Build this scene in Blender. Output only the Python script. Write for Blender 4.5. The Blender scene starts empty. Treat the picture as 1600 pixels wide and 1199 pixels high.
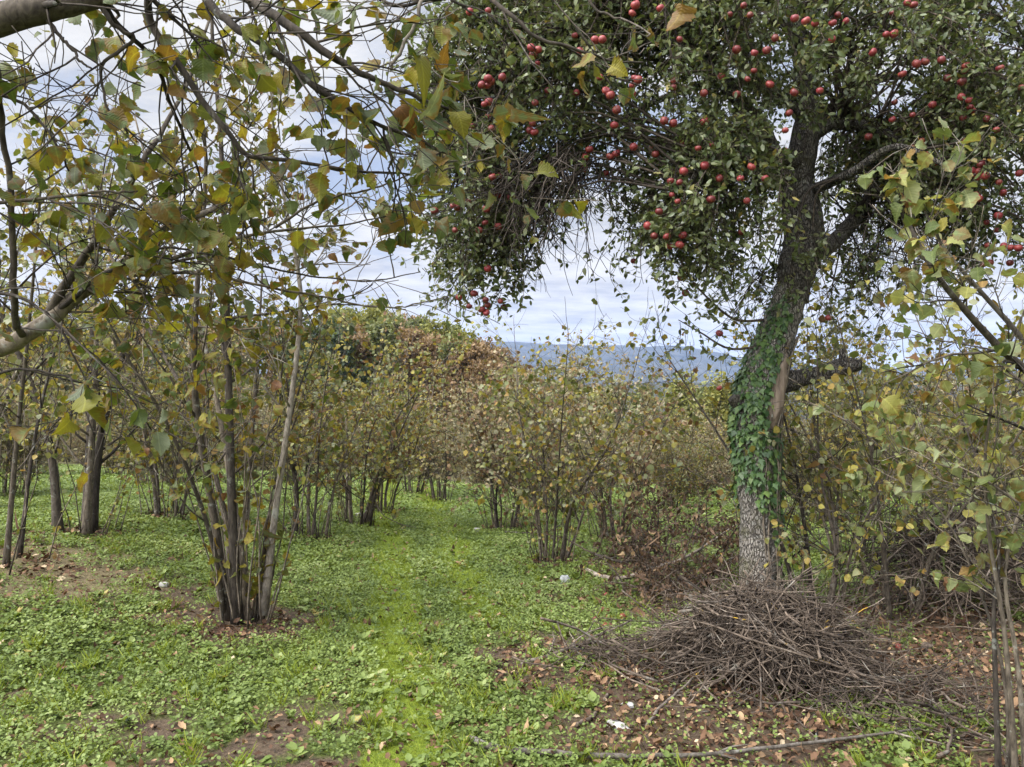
import bpy, math, random
import numpy as np
from mathutils import Vector

# ------------------------------------------------------------------ camera, sky, sun
SC = bpy.context.scene
COL = SC.collection
W, H, F = 1600.0, 1199.0, 1205.0            # photograph size and focal length in its pixels
EYE = 1.6
cam_d = bpy.data.cameras.new('camera')
cam = bpy.data.objects.new('camera', cam_d)
COL.objects.link(cam)
cam.location = (0, 0, EYE)
cam.rotation_euler = (math.radians(90), 0, 0)
cam_d.sensor_width = 36.0
cam_d.lens = 36.0 * F / W
cam_d.clip_start = 0.05
cam_d.clip_end = 20000
SC.camera = cam
SC.view_settings.view_transform = 'Standard'
SC.view_settings.look = 'None'
SC.view_settings.exposure = 1.42
SC.view_settings.gamma = 1.0

SUN_EL, SUN_AZ = math.radians(48), math.radians(240)   # azimuth clockwise from +Y: to the left, a little behind


def nodes_of(tree):
    tree.nodes.clear()
    return tree.nodes, tree.links


class NT:
    """small helper for node trees"""
    def __init__(s, tree):
        s.t = tree
        tree.nodes.clear()

    def n(s, kind, **kw):
        nd = s.t.nodes.new(kind)
        for k, v in kw.items():
            setattr(nd, k, v)
        return nd

    def put(s, sock, v):
        if isinstance(v, bpy.types.NodeSocket):
            s.t.links.new(v, sock)
        elif v is not None:
            if hasattr(sock.default_value, '__len__') and not hasattr(v, '__len__'):
                v = (v, v, v)
            if hasattr(v, '__len__') and len(v) == 3 and len(sock.default_value) == 4:
                v = (*v, 1.0)
            sock.default_value = v

    def math(s, op, a, b=None, c=None, clamp=False):
        nd = s.n('ShaderNodeMath', operation=op)
        nd.use_clamp = clamp
        s.put(nd.inputs[0], a)
        if b is not None: s.put(nd.inputs[1], b)
        if c is not None: s.put(nd.inputs[2], c)
        return nd.outputs[0]

    def mix(s, f, a, b, mode='MIX'):
        nd = s.n('ShaderNodeMix', data_type='RGBA', blend_type=mode)
        s.put(nd.inputs[0], f); s.put(nd.inputs[6], a); s.put(nd.inputs[7], b)
        return nd.outputs[2]

    def ramp(s, f, stops, interp='LINEAR'):
        nd = s.n('ShaderNodeValToRGB')
        cr = nd.color_ramp
        cr.interpolation = interp
        while len(cr.elements) < len(stops): cr.elements.new(0.5)
        for e, (p, c) in zip(cr.elements, stops):
            e.position = p
            e.color = (*c, 1) if hasattr(c, '__len__') else (c, c, c, 1)
        s.put(nd.inputs[0], f)
        return nd.outputs[0]

    def noise(s, vec, scale, detail=4, rough=0.55, dist=0.0):
        nd = s.n('ShaderNodeTexNoise')
        if vec is not None: s.put(nd.inputs['Vector'], vec)
        nd.inputs['Scale'].default_value = scale
        nd.inputs['Detail'].default_value = detail
        nd.inputs['Roughness'].default_value = rough
        nd.inputs['Distortion'].default_value = dist
        return nd.outputs['Fac']

    def attr(s, name):
        nd = s.n('ShaderNodeAttribute', attribute_name=name)
        return nd.outputs['Fac']

    def scale_vec(s, vec, sc):
        nd = s.n('ShaderNodeVectorMath', operation='MULTIPLY')
        s.put(nd.inputs[0], vec); nd.inputs[1].default_value = sc
        return nd.outputs[0]


world = bpy.data.worlds.new('World')
SC.world = world
world.use_nodes = True
T = NT(world.node_tree)
sky = T.n('ShaderNodeTexSky', sky_type='NISHITA')
sky.sun_disc = False
sky.sun_elevation = SUN_EL
sky.sun_rotation = SUN_AZ
sky.air_density = 1.0; sky.dust_density = 2.0
tc = T.n('ShaderNodeTexCoord')
sep = T.n('ShaderNodeSeparateXYZ')
T.put(sep.inputs[0], tc.outputs['Generated'])
zz = T.math('MAXIMUM', sep.outputs[2], 0.0)
den = T.math('ADD', zz, 0.16)
cmb = T.n('ShaderNodeCombineXYZ')
T.put(cmb.inputs[0], T.math('DIVIDE', sep.outputs[0], den))
T.put(cmb.inputs[1], T.math('DIVIDE', sep.outputs[1], den))
cmb.inputs[2].default_value = 3.7
n1 = T.noise(cmb.outputs[0], 1.15, 8, 0.55, 0.3)
n2 = T.noise(T.scale_vec(cmb.outputs[0], (1.0, 1.6, 1.0)), 2.6, 7, 0.6, 0.2)
low = T.ramp(sep.outputs[2], [(0.0, 1.0), (0.10, 0.75), (0.30, 0.0)])
cl = T.math('ADD', T.math('MULTIPLY', n1, 0.75), T.math('MULTIPLY', n2, 0.25))
cover = T.ramp(T.math('ADD', cl, T.math('MULTIPLY', low, 0.24)), [(0.40, 0.15), (0.54, 1.0)], 'EASE')
shade = T.ramp(n2, [(0.34, (4.5, 4.6, 4.85)), (0.48, (5.8, 5.8, 5.85)), (0.64, (7.1, 7.0, 6.9))])
blue = T.mix(0.80, sky.outputs[0], (3.7, 4.4, 5.9))
colr = T.mix(cover, blue, shade)
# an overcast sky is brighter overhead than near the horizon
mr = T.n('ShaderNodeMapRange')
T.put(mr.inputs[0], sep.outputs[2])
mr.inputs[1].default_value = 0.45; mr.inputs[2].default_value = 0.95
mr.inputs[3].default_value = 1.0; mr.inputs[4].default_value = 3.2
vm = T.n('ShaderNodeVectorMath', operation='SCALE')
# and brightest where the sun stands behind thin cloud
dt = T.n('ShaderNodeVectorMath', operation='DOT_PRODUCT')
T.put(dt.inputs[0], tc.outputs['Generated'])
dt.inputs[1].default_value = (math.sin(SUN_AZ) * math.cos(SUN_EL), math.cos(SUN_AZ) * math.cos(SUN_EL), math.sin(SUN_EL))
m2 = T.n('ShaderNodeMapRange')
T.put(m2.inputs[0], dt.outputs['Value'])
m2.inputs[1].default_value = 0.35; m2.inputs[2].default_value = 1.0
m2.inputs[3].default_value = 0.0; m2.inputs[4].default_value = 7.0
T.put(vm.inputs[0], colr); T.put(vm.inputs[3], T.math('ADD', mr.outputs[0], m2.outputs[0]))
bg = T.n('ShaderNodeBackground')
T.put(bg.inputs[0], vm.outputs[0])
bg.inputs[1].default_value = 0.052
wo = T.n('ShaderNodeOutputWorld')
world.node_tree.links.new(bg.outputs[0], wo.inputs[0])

sun_d = bpy.data.lights.new('sun', 'SUN')
sun_d.energy = 1.5
sun_d.angle = math.radians(14)
sun_d.color = (1.0, 0.94, 0.84)
sun = bpy.data.objects.new('sun', sun_d)
COL.objects.link(sun)
sdir = Vector((math.sin(SUN_AZ) * math.cos(SUN_EL), math.cos(SUN_AZ) * math.cos(SUN_EL), math.sin(SUN_EL)))
sun.rotation_euler = sdir.to_track_quat('Z', 'Y').to_euler()

# ------------------------------------------------------------------ helpers
A = np.array


def V3(*a): return np.array(a, float)


def unit(v):
    v = np.asarray(v, float)
    return v / (np.linalg.norm(v, axis=-1, keepdims=True) + 1e-9)


def P(px, py, d):
    """where the sight line through a photograph pixel is at distance d"""
    return V3((px - 800) / F * d, d, EYE - (py - 599.5) / F * d)


def smooth(a, b, x):
    t = np.clip((x - a) / (b - a), 0, 1)
    return t * t * (3 - 2 * t)


_perm = np.random.default_rng(7).random((256, 256))


def vnoise(x, y):
    x = np.asarray(x, float); y = np.asarray(y, float)
    xi = np.floor(x).astype(int); yi = np.floor(y).astype(int)
    fx = x - xi; fy = y - yi
    fx = fx * fx * (3 - 2 * fx); fy = fy * fy * (3 - 2 * fy)
    g = lambda i, j: _perm[i % 256, j % 256]
    return (g(xi, yi) * (1 - fx) + g(xi + 1, yi) * fx) * (1 - fy) + (g(xi, yi + 1) * (1 - fx) + g(xi + 1, yi + 1) * fx) * fy


def fbm(x, y, o=4):
    s = 0; a = 0.5; t = 0
    for i in range(o):
        s = s + a * vnoise(x * 2 ** i + 17.3 * i, y * 2 ** i + 9.1 * i); t += a; a *= 0.5
    return s / t


def ground(x, y):
    x = np.asarray(x, float); y = np.asarray(y, float)
    s = np.maximum(y - 4.0, 0)
    z = -0.065 * (np.sqrt(s * s + 0.5) - 0.7)
    z = np.where(y > 60, np.maximum(z, -3.65), z)
    z = z - 0.052 * np.clip(y - 17, 0, 43) * smooth(-30, -4, x + y * 0.12)
    z = z + 0.45 * smooth(1.0, 4.5, -x) * smooth(2.5, 6.0, y)
    z = z - 12 * smooth(110, 260, y) - 60 * smooth(260, 1500, y)
    z = z + 7.0 * np.exp(-(((x + 24) / 34) ** 2 + ((y - 98) / 30) ** 2))
    z = z + 0.05 * (fbm(x * 1.3, y * 1.3, 3) - 0.5) + 0.25 * (fbm(x * .11, y * .11, 3) - 0.5) * smooth(8, 20, y)
    return z


def gpix(px, py):
    """ground point under a photograph pixel"""
    lo, hi = 1.5, 90.0
    ds = np.linspace(2.0, 90, 6000)
    q = ground((px - 800) / F * ds, ds) - (EYE - (py - 599.5) / F * ds)
    i = int(np.argmax(q > 0))
    d = ds[i] if q[i] > 0 else 60.0
    x = (px - 800) / F * d
    return V3(x, d, float(ground(x, d)))


def mesh_from(name, verts, loops, starts, attrs=None, uv=None, smooth_sh=True):
    me = bpy.data.meshes.new(name)
    me.vertices.add(len(verts)); me.loops.add(len(loops)); me.polygons.add(len(starts))
    me.vertices.foreach_set('co', np.ascontiguousarray(verts, dtype=np.float32).ravel())
    me.loops.foreach_set('vertex_index', np.ascontiguousarray(loops, dtype=np.int32))
    me.polygons.foreach_set('loop_start', np.ascontiguousarray(starts, dtype=np.int32))
    me.polygons.foreach_set('use_smooth', np.full(len(starts), smooth_sh, dtype=bool))
    for k, v in (attrs or {}).items():
        a = me.attributes.new(k, 'FLOAT', 'POINT')
        a.data.foreach_set('value', np.ascontiguousarray(v, dtype=np.float32))
    me.update(calc_edges=True)
    return me


def link(name, me, mat=None, parent=None):
    o = bpy.data.objects.new(name, me)
    COL.objects.link(o)
    if mat is not None and me is not None and len(me.materials) == 0: me.materials.append(mat)
    if parent is not None: o.parent = parent
    return o


def tag(o, label=None, cat=None, group=None, kind=None):
    if label: o['label'] = label
    if cat: o['category'] = cat
    if group: o['group'] = group
    if kind: o['kind'] = kind
    return o


def thing(name, loc, label, cat, group=None):
    o = bpy.data.objects.new(name, None)
    COL.objects.link(o)
    o.empty_display_size = 0.2
    o.location = [float(c) for c in loc]
    return tag(o, label, cat, group)


def copy_tree(root, loc, rz, sc, label=None, group=None, hscale=None):
    r = root.copy(); COL.objects.link(r)
    r.location = [float(c) for c in loc]; r.rotation_euler = (0, 0, rz); r.scale = (sc, sc, hscale or sc)
    if label: r['label'] = label
    if group: r['group'] = group
    for ch in list(root.children):
        c = ch.copy(); COL.objects.link(c); c.parent = r
    return r


def spline(pts, n):
    """Catmull-Rom through pts (any columns), n samples"""
    p = np.asarray(pts, float)
    p = np.vstack([2 * p[0] - p[1], p, 2 * p[-1] - p[-2]])
    m = len(p) - 3
    t = np.linspace(0, m - 1e-6, n)
    i = t.astype(int); f = (t - i)[:, None]
    a, b, c, d = p[i], p[i + 1], p[i + 2], p[i + 3]
    return 0.5 * (2 * b + (c - a) * f + (2 * a - 5 * b + 4 * c - d) * f ** 2 + (3 * b - a - 3 * c + d) * f ** 3)


class Tubes:
    def __init__(s): s.g = {}

    def add(s, pts, rad, k=5, rnd=None):
        pts = np.asarray(pts, float)
        rad = np.broadcast_to(np.asarray(rad, float), (len(pts),))
        s.g.setdefault((len(pts), k), []).append((pts, rad, random.random() if rnd is None else rnd))

    def mesh(s, name, off=(0, 0, 0), rough=0.0, lump=0.0):
        vs, ls, ss, at = [], [], [], []
        nv = 0; nl = 0
        for (n, k), L in s.g.items():
            Pn = np.stack([l[0] for l in L]) - np.asarray(off)
            R = np.stack([l[1] for l in L]); rn = A([l[2] for l in L])
            m = len(L)
            t = unit(np.gradient(Pn, axis=1))
            ref = np.broadcast_to(unit(V3(0.83, 0.31, 0.07)), (m, 1, 3)).copy()
            mt = unit(t.mean(axis=1, keepdims=True))
            par = np.abs((mt * ref).sum(-1, keepdims=True)) > 0.75
            ref = np.where(par, unit(V3(-0.2, 0.9, 0.35)), ref)
            n1 = unit(np.cross(t, np.broadcast_to(ref, t.shape))); n2 = np.cross(t, n1)
            an = np.arange(k) * 2 * math.pi / k
            rr = np.repeat(R[:, :, None], k, axis=2)
            if rough:
                rg = np.random.default_rng(3)
                rr = rr * (1 + rough * (rg.random(rr.shape) - 0.5))
            if lump:
                u = np.arange(n)[None, :, None] * 0.35 + rn[:, None, None] * 50
                rr = rr * (1 + lump * (fbm(np.cos(an)[None, None, :] * 1.3 + u * 0 + 7, np.sin(an)[None, None, :] * 1.3 + u, 3) - 0.5) * 2)
            v = Pn[:, :, None, :] + rr[..., None] * (np.cos(an)[None, None, :, None] * n1[:, :, None, :] + np.sin(an)[None, None, :, None] * n2[:, :, None, :])
            vs.append(v.reshape(-1, 3)); at.append(np.repeat(rn, n * k))
            i = np.arange(n - 1)[:, None]; j = np.arange(k)[None, :]
            q = np.stack([i * k + j, i * k + (j + 1) % k, (i + 1) * k + (j + 1) % k, (i + 1) * k + j], -1).reshape(-1, 4)
            base = nv + np.arange(m) * n * k
            qq = (q[None] + base[:, None, None]).reshape(-1)
            ls.append(qq); ss.append(nl + np.arange(len(qq) // 4) * 4)
            nl += len(qq)
            # end caps
            cap = np.arange(k)
            c0 = (base[:, None] + cap[::-1][None]).reshape(-1); c1 = (base[:, None] + (n - 1) * k + cap[None]).reshape(-1)
            for c in (c0, c1):
                ls.append(c); ss.append(nl + np.arange(m) * k); nl += len(c)
            nv += m * n * k
        return mesh_from(name, np.concatenate(vs), np.concatenate(ls), np.concatenate(ss), {'rnd': np.concatenate(at)})


def leaf_template(us, ws, petiole=0.0, teeth=0.0):
    """midrib plus two half blades; returns verts (u,v), edge flag, faces"""
    us = A(us); ws = A(ws); m = len(us)
    t = np.where(np.arange(m) % 2 == 0, 1 + teeth, 1 - teeth)
    v = [(u, 0.0, 0.0) for u in us] + [(u, w * k, 1.0) for u, w, k in zip(us, ws, t)] + [(u, -w * k, 1.0) for u, w, k in zip(us, ws, t)]
    f = []
    for i in range(m - 1):
        f.append((i, i + 1, m + i + 1, m + i)); f.append((i + 1, i, 2 * m + i, 2 * m + i + 1))
    if petiole:
        b = len(v)
        v += [(-petiole, 0.012, 0.0), (-petiole, -0.012, 0.0), (0.02, -0.012, 0.0), (0.02, 0.012, 0.0)]
        f.append((b, b + 1, b + 2, b + 3))
    return A(v, dtype=float), f


def wprof(us, wid, sharp=0.8):
    us = A(us)
    return wid * np.sin(math.pi * us ** sharp) ** 0.75 + 0.004


_u = np.linspace(0, 1, 15) ** 0.95
HAZEL_HI = leaf_template(_u, wprof(_u, 0.46, 0.72) * np.where(_u > .86, 0.8, 1), 0.22, 0.07)
_u = np.linspace(0, 1, 5)
HAZEL_LO = leaf_template(_u, wprof(_u, 0.44, 0.75), 0.0)
APPLE_LEAF = leaf_template(np.linspace(0, 1, 5), wprof(np.linspace(0, 1, 5), 0.235, 0.85), 0.3)
SMALL_LEAF = leaf_template(np.linspace(0, 1, 4), wprof(np.linspace(0, 1, 4), 0.36, 0.9))
GRASS = leaf_template(A([0, .5, 1]), A([.035, .028, .003]))
_iu = A([0.0, -0.12, 0.16, 0.30, 0.42, 0.62, 1.0]); _iw = A([0.03, 0.26, 0.30, 0.50, 0.26, 0.20, 0.004])
IVY = leaf_template(_iu, _iw)
_du = A([0, .15, .35, .5, .65, .8, 1.0]); _dw = A([.03, .14, .26, .2, .24, .12, .01])
DRY_LEAF = leaf_template(_du, _dw)


class Leaves:
    def __init__(s, tpl):
        s.t, s.f = tpl
        s.p, s.a, s.n, s.s, s.r = [], [], [], [], []

    def add(s, p, axis, normal, size, rnd):
        p = np.atleast_2d(p); k = len(p)
        s.p.append(p); s.a.append(np.broadcast_to(axis, (k, 3))); s.n.append(np.broadcast_to(normal, (k, 3)))
        s.s.append(np.broadcast_to(size, (k,))); s.r.append(np.broadcast_to(rnd, (k,)))

    def count(s): return sum(len(x) for x in s.p)

    def mesh(s, name, off=(0, 0, 0), curl=0.25, fold=0.25, ripple=0.05, seed=1, ymin=None, ragged=0.0):
        rg = np.random.default_rng(seed)
        p = np.concatenate(s.p) - np.asarray(off); a = unit(np.concatenate(s.a)); n = np.concatenate(s.n)
        sz = np.concatenate(s.s); rn = np.concatenate(s.r)
        if ymin is not None:
            ok = p[:, 1] > ymin
            p, a, n, sz, rn = p[ok], a[ok], n[ok], sz[ok], rn[ok]
        m = len(p)
        b = unit(np.cross(n, a)); n = np.cross(a, b)
        T_, f = s.t, s.f
        u = T_[:, 0][None]; v = T_[:, 1][None]
        c = (rg.normal(0, 1, (m, 1)) * curl - curl * 0.6) * np.where(rg.random((m, 1)) < .1, 2.2, 1.0); fo = np.abs(rg.normal(0.6, .6, (m, 1))) * fold
        ph = rg.random((m, 1)) * 6.28
        w = c * u ** 2 + fo * np.abs(v) + ripple * np.sin(u * 9 + ph) * np.sign(v) * (np.abs(v) > .1) + rg.normal(0, .25, (m, 1)) * curl * v
        uu = u - 0.5 * np.abs(c) * u ** 2 * 0.5
        if ragged:
            v = v * (1 + T_[:, 2][None] * rg.normal(0, ragged, (m, T_.shape[0])))
            uu = uu + T_[:, 2][None] * rg.normal(0, ragged * .22, (m, T_.shape[0]))
            v = v * rg.uniform(.72, 1.12, (m, 1))
        pos = p[:, None, :] + sz[:, None, None] * (uu[..., None] * a[:, None, :] + v[..., None] * b[:, None, :] + w[..., None] * n[:, None, :])
        k = T_.shape[0]
        fl = np.concatenate([A(x) for x in f]); st = np.cumsum([0] + [len(x) for x in f])[:-1]
        loops = (fl[None] + (np.arange(m) * k)[:, None]).reshape(-1)
        starts = (st[None] + (np.arange(m) * len(fl))[:, None]).reshape(-1)
        at = {'rnd': np.repeat(rn, k), 'edge': np.tile(T_[:, 2], m), 'lu': np.tile(T_[:, 0], m), 'lv': np.tile(np.abs(T_[:, 1]), m)}
        return mesh_from(name, pos.reshape(-1, 3), loops, starts, at)


def curve(rg, p0, d0, L, n, pull=(0, 0, 0), wig=0.15):
    d0 = unit(d0)
    t = np.linspace(0, 1, n - 1)[:, None]
    w = np.cumsum(rg.normal(0, wig / math.sqrt(n), (n - 1, 3)), axis=0)
    d = unit(d0 + t * A(pull, dtype=float) + w) * (L / (n - 1))
    return np.vstack([p0, p0 + np.cumsum(d, axis=0)])


def rdir(rg, k=None):
    v = rg.normal(0, 1, 3 if k is None else (k, 3))
    return unit(v)


# ------------------------------------------------------------------ materials
def new_mat(name):
    m = bpy.data.materials.new(name); m.use_nodes = True
    return m, NT(m.node_tree)


def finish(T, shader):
    o = T.n('ShaderNodeOutputMaterial'); T.t.links.new(shader, o.inputs[0])


def principled(T, col, rough=0.8, spec=0.3, bump=None, bstr=0.3, bdist=0.01):
    b = T.n('ShaderNodeBsdfPrincipled')
    T.put(b.inputs['Base Color'], col); T.put(b.inputs['Roughness'], rough)
    b.inputs['Specular IOR Level'].default_value = spec
    if bump is not None:
        bp = T.n('ShaderNodeBump'); bp.inputs['Strength'].default_value = bstr; bp.inputs['Distance'].default_value = bdist
        T.put(bp.inputs['Height'], bump); T.put(b.inputs['Normal'], bp.outputs[0])
    return b.outputs[0]


def pos_vec(T):
    return T.n('ShaderNodeNewGeometry').outputs['Position']


def obj_vec(T):
    return T.n('ShaderNodeTexCoord').outputs['Object']


def leaf_mat(name, stops, transl=0.35, rough=0.55, spec=0.25, blot=(0.11, 0.05, 0.02), blot_amt=0.0, vein=0.0, objvar=0.0, bscale=28, tint=1.25):
    m, T = new_mat(name)
    r = T.attr('rnd')
    if objvar:
        oi = T.n('ShaderNodeObjectInfo')
        r = T.math('ADD', r, T.math('MULTIPLY', T.math('SUBTRACT', oi.outputs['Random'], 0.5), objvar), clamp=True)
    col = T.ramp(r, stops)
    ov = obj_vec(T)
    if blot_amt:
        nz = T.noise(ov, bscale, 5, 0.6)
        e = T.math('MULTIPLY', T.attr('edge'), 0.16)
        rr = T.math('MULTIPLY', T.math('FRACT', T.math('MULTIPLY', T.attr('rnd'), 37.7)), 0.22)
        k = T.math('ADD', T.math('ADD', nz, e), rr)
        f = T.ramp(k, [(0.70, 0.0), (0.82, blot_amt)])
        col = T.mix(f, col, blot)
    bump = None
    if vein:
        w = T.math('SUBTRACT', T.attr('lu'), T.math('MULTIPLY', T.attr('lv'), 0.75))
        wv = T.math('SINE', T.math('MULTIPLY', w, 58))
        bump = wv
        mid = T.ramp(T.attr('lv'), [(0.0, 1.0), (0.05, 0.0)])
        vl = T.math('MAXIMUM', T.math('MULTIPLY', T.ramp(wv, [(0.72, 0.0), (0.98, 1.0)]), 0.12), T.math('MULTIPLY', mid, 0.7))
        col = T.mix(T.math('MULTIPLY', vl, vein), col, T.mix(1.0, col, (1.8, 1.8, 1.7), 'MULTIPLY'))
    p = principled(T, col, rough, spec, bump, 0.3, 0.0012)
    tr = T.n('ShaderNodeBsdfTranslucent')
    T.put(tr.inputs[0], T.mix(1.0, col, (tint * 1.15, tint * 1.1, tint * 0.6), 'MULTIPLY'))
    ms = T.n('ShaderNodeMixShader'); ms.inputs[0].default_value = transl
    T.t.links.new(p, ms.inputs[1]); T.t.links.new(tr.outputs[0], ms.inputs[2])
    finish(T, ms.outputs[0])
    return m


def bark_mat(name, dark, light, scale=30, stretch=0.25, lichen=None, lichen_amt=0.5, bstr=0.5, lscale=7, moss=None):
    m, T = new_mat(name)
    ov = obj_vec(T)
    sv = T.scale_vec(ov, (1, 1, stretch))
    n_ = T.noise(sv, scale, 6, 0.65, 0.4)
    col = T.ramp(n_, [(0.34, dark), (0.66, light)])
    col = T.mix(T.attr('rnd'), T.mix(1.0, col, (.5, .48, .46), 'MULTIPLY'), T.mix(1.0, col, (1.75, 1.68, 1.58), 'MULTIPLY'))
    big = T.noise(ov, lscale, 5, 0.65)
    if lichen is not None:
        f = T.ramp(big, [(0.60, 0.0), (0.66, lichen_amt)])
        col = T.mix(f, col, lichen)
    if moss is not None:
        f = T.ramp(T.noise(ov, 4.3, 6, 0.7), [(0.52, 0.0), (0.66, 0.75)])
        col = T.mix(f, col, moss)
    finish(T, principled(T, col, 0.9, 0.15, n_, bstr, 0.012))
    return m


G1, G2 = (0.052, 0.078, 0.016), (0.085, 0.115, 0.028)
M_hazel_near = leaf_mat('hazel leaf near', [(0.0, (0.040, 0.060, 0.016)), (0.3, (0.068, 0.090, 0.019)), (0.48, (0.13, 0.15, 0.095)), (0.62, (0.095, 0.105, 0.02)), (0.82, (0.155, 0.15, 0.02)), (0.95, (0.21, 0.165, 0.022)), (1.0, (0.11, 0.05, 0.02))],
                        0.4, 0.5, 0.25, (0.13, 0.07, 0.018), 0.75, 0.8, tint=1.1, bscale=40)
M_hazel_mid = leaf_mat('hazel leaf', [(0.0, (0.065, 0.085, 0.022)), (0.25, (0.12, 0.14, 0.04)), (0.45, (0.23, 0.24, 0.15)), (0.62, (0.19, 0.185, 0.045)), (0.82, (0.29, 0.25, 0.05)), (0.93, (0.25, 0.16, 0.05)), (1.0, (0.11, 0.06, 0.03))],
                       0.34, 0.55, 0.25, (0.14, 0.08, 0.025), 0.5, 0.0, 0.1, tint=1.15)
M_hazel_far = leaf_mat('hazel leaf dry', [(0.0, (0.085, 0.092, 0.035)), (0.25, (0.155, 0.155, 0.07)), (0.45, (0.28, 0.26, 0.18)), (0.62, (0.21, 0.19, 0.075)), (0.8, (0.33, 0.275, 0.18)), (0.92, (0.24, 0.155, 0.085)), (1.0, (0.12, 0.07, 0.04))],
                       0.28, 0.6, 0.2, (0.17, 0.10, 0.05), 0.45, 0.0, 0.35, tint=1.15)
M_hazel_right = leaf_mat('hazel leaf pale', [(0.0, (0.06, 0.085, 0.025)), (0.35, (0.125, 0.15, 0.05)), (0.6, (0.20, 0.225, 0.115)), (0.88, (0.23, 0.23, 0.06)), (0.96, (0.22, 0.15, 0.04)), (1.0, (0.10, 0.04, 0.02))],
                         0.4, 0.5, 0.25, (0.14, 0.07, 0.02), 0.6, 0.7, tint=1.15)
M_apple_leaf = leaf_mat('apple leaf', [(0.0, (0.045, 0.065, 0.022)), (0.4, (0.085, 0.11, 0.04)), (0.7, (0.15, 0.175, 0.08)), (0.9, (0.21, 0.23, 0.12)), (1.0, (0.25, 0.20, 0.05))], 0.3, 0.42, 0.45, (0.1, .06, .02), 0.3)
M_ivy = leaf_mat('ivy leaf', [(0.0, (0.022, 0.05, 0.014)), (0.6, (0.05, 0.095, 0.026)), (1.0, (0.10, 0.15, 0.04))], 0.12, 0.42, 0.35)
M_clover = leaf_mat('clover leaf', [(0.0, (0.05, 0.075, 0.014)), (0.4, (0.112, 0.155, 0.034)), (0.75, (0.185, 0.235, 0.062)), (0.93, (0.26, 0.295, 0.125)), (1.0, (0.28, 0.23, 0.07))], 0.3, 0.55, 0.3)
M_grass = leaf_mat('grass blade', [(0.0, (0.10, 0.14, 0.014)), (0.6, (0.18, 0.23, 0.022)), (1.0, (0.26, 0.28, 0.055))], 0.3, 0.6, 0.2)
M_litter = leaf_mat('dead leaf', [(0.0, (0.05, 0.028, 0.017)), (0.4, (0.11, 0.06, 0.035)), (0.75, (0.19, 0.115, 0.065)), (0.93, (0.32, 0.21, 0.12)), (1.0, (0.45, 0.36, 0.24))], 0.1, 0.75, 0.15)
M_brown_leaf = leaf_mat('withered leaf', [(0.0, (0.04, 0.026, 0.017)), (0.5, (0.09, 0.056, 0.036)), (0.85, (0.16, 0.10, 0.062)), (1.0, (0.25, 0.17, 0.09))], 0.15, 0.7, 0.15)
M_bark_hazel = bark_mat('hazel bark', (0.035, 0.029, 0.023), (0.125, 0.108, 0.086), 60, 0.3, (0.30, 0.31, 0.27), 0.55, 0.3, 16)
M_bark_dark = bark_mat('dark hazel bark', (0.02, 0.017, 0.015), (0.07, 0.06, 0.05), 55, 0.3, (0.20, 0.21, 0.18), 0.4, 0.3, 16)
M_bark_pale = bark_mat('pale hazel bark', (0.08, 0.07, 0.058), (0.22, 0.20, 0.175), 50, 0.4, (0.34, 0.35, 0.31), 0.5, 0.3, 12)


def old_bark(name, dark, mid, light, moss):
    m, T = new_mat(name)
    ov = obj_vec(T)
    wob = T.n('ShaderNodeVectorMath', operation='ADD')
    nz = T.n('ShaderNodeTexNoise'); nz.inputs['Scale'].default_value = 14; nz.inputs['Detail'].default_value = 4
    T.put(nz.inputs['Vector'], ov)
    T.put(wob.inputs[0], ov); T.put(wob.inputs[1], T.scale_vec(nz.outputs['Color'], (.045, .045, .045)))
    vo = T.n('ShaderNodeTexVoronoi', feature='DISTANCE_TO_EDGE')
    vo.inputs['Scale'].default_value = 78
    T.put(vo.inputs['Vector'], T.scale_vec(wob.outputs[0], (1, 1, .24)))
    crack = T.ramp(T.math('ADD', vo.outputs['Distance'], T.math('MULTIPLY', T.math('SUBTRACT', T.noise(ov, 60, 4, .7), .5), .25)), [(0.0, 0.15), (0.16, 1.0)])
    fine = T.noise(T.scale_vec(ov, (1, 1, .5)), 120, 5, .7)
    col = T.mix(crack, dark, T.ramp(fine, [(.32, mid), (.68, light)]))
    f = T.ramp(T.noise(ov, 22, 5, .65), [(.56, 0.0), (.64, .55)])
    col = T.mix(T.math('MULTIPLY', f, crack), col, (.36, .36, .31))
    f = T.ramp(T.noise(ov, 5, 6, .7), [(.50, 0.0), (.66, .8)])
    col = T.mix(f, col, moss)
    h = T.math('ADD', crack, T.math('MULTIPLY', fine, .4))
    finish(T, principled(T, col, .92, .12, h, 1.0, .02))
    return m


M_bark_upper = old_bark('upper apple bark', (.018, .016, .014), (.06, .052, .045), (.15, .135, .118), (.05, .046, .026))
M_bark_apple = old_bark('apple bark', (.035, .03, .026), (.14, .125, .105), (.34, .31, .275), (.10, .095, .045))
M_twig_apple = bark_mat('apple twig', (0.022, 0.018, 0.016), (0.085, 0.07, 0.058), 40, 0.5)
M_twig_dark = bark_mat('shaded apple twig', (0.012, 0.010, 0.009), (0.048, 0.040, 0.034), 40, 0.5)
M_wood_raw = bark_mat('bare wood', (0.09, 0.07, 0.055), (0.24, 0.195, 0.155), 34, 0.08, None, 0, 0.9)
M_brush = bark_mat('cut brush', (0.022, 0.017, 0.014), (0.115, 0.093, 0.075), 22, 1.0, (0.22, 0.21, 0.18), 0.5, 0.3, 9)
M_brush_lichen = bark_mat('lichened branch', (0.06, 0.048, 0.042), (0.20, 0.175, 0.15), 30, 1.0, (0.46, 0.28, 0.02), 0.95, 0.4, 6)
M_bark_wood = bark_mat('woodland bark', (0.06, 0.05, 0.04), (0.16, 0.14, 0.12), 8, 0.3)


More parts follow.
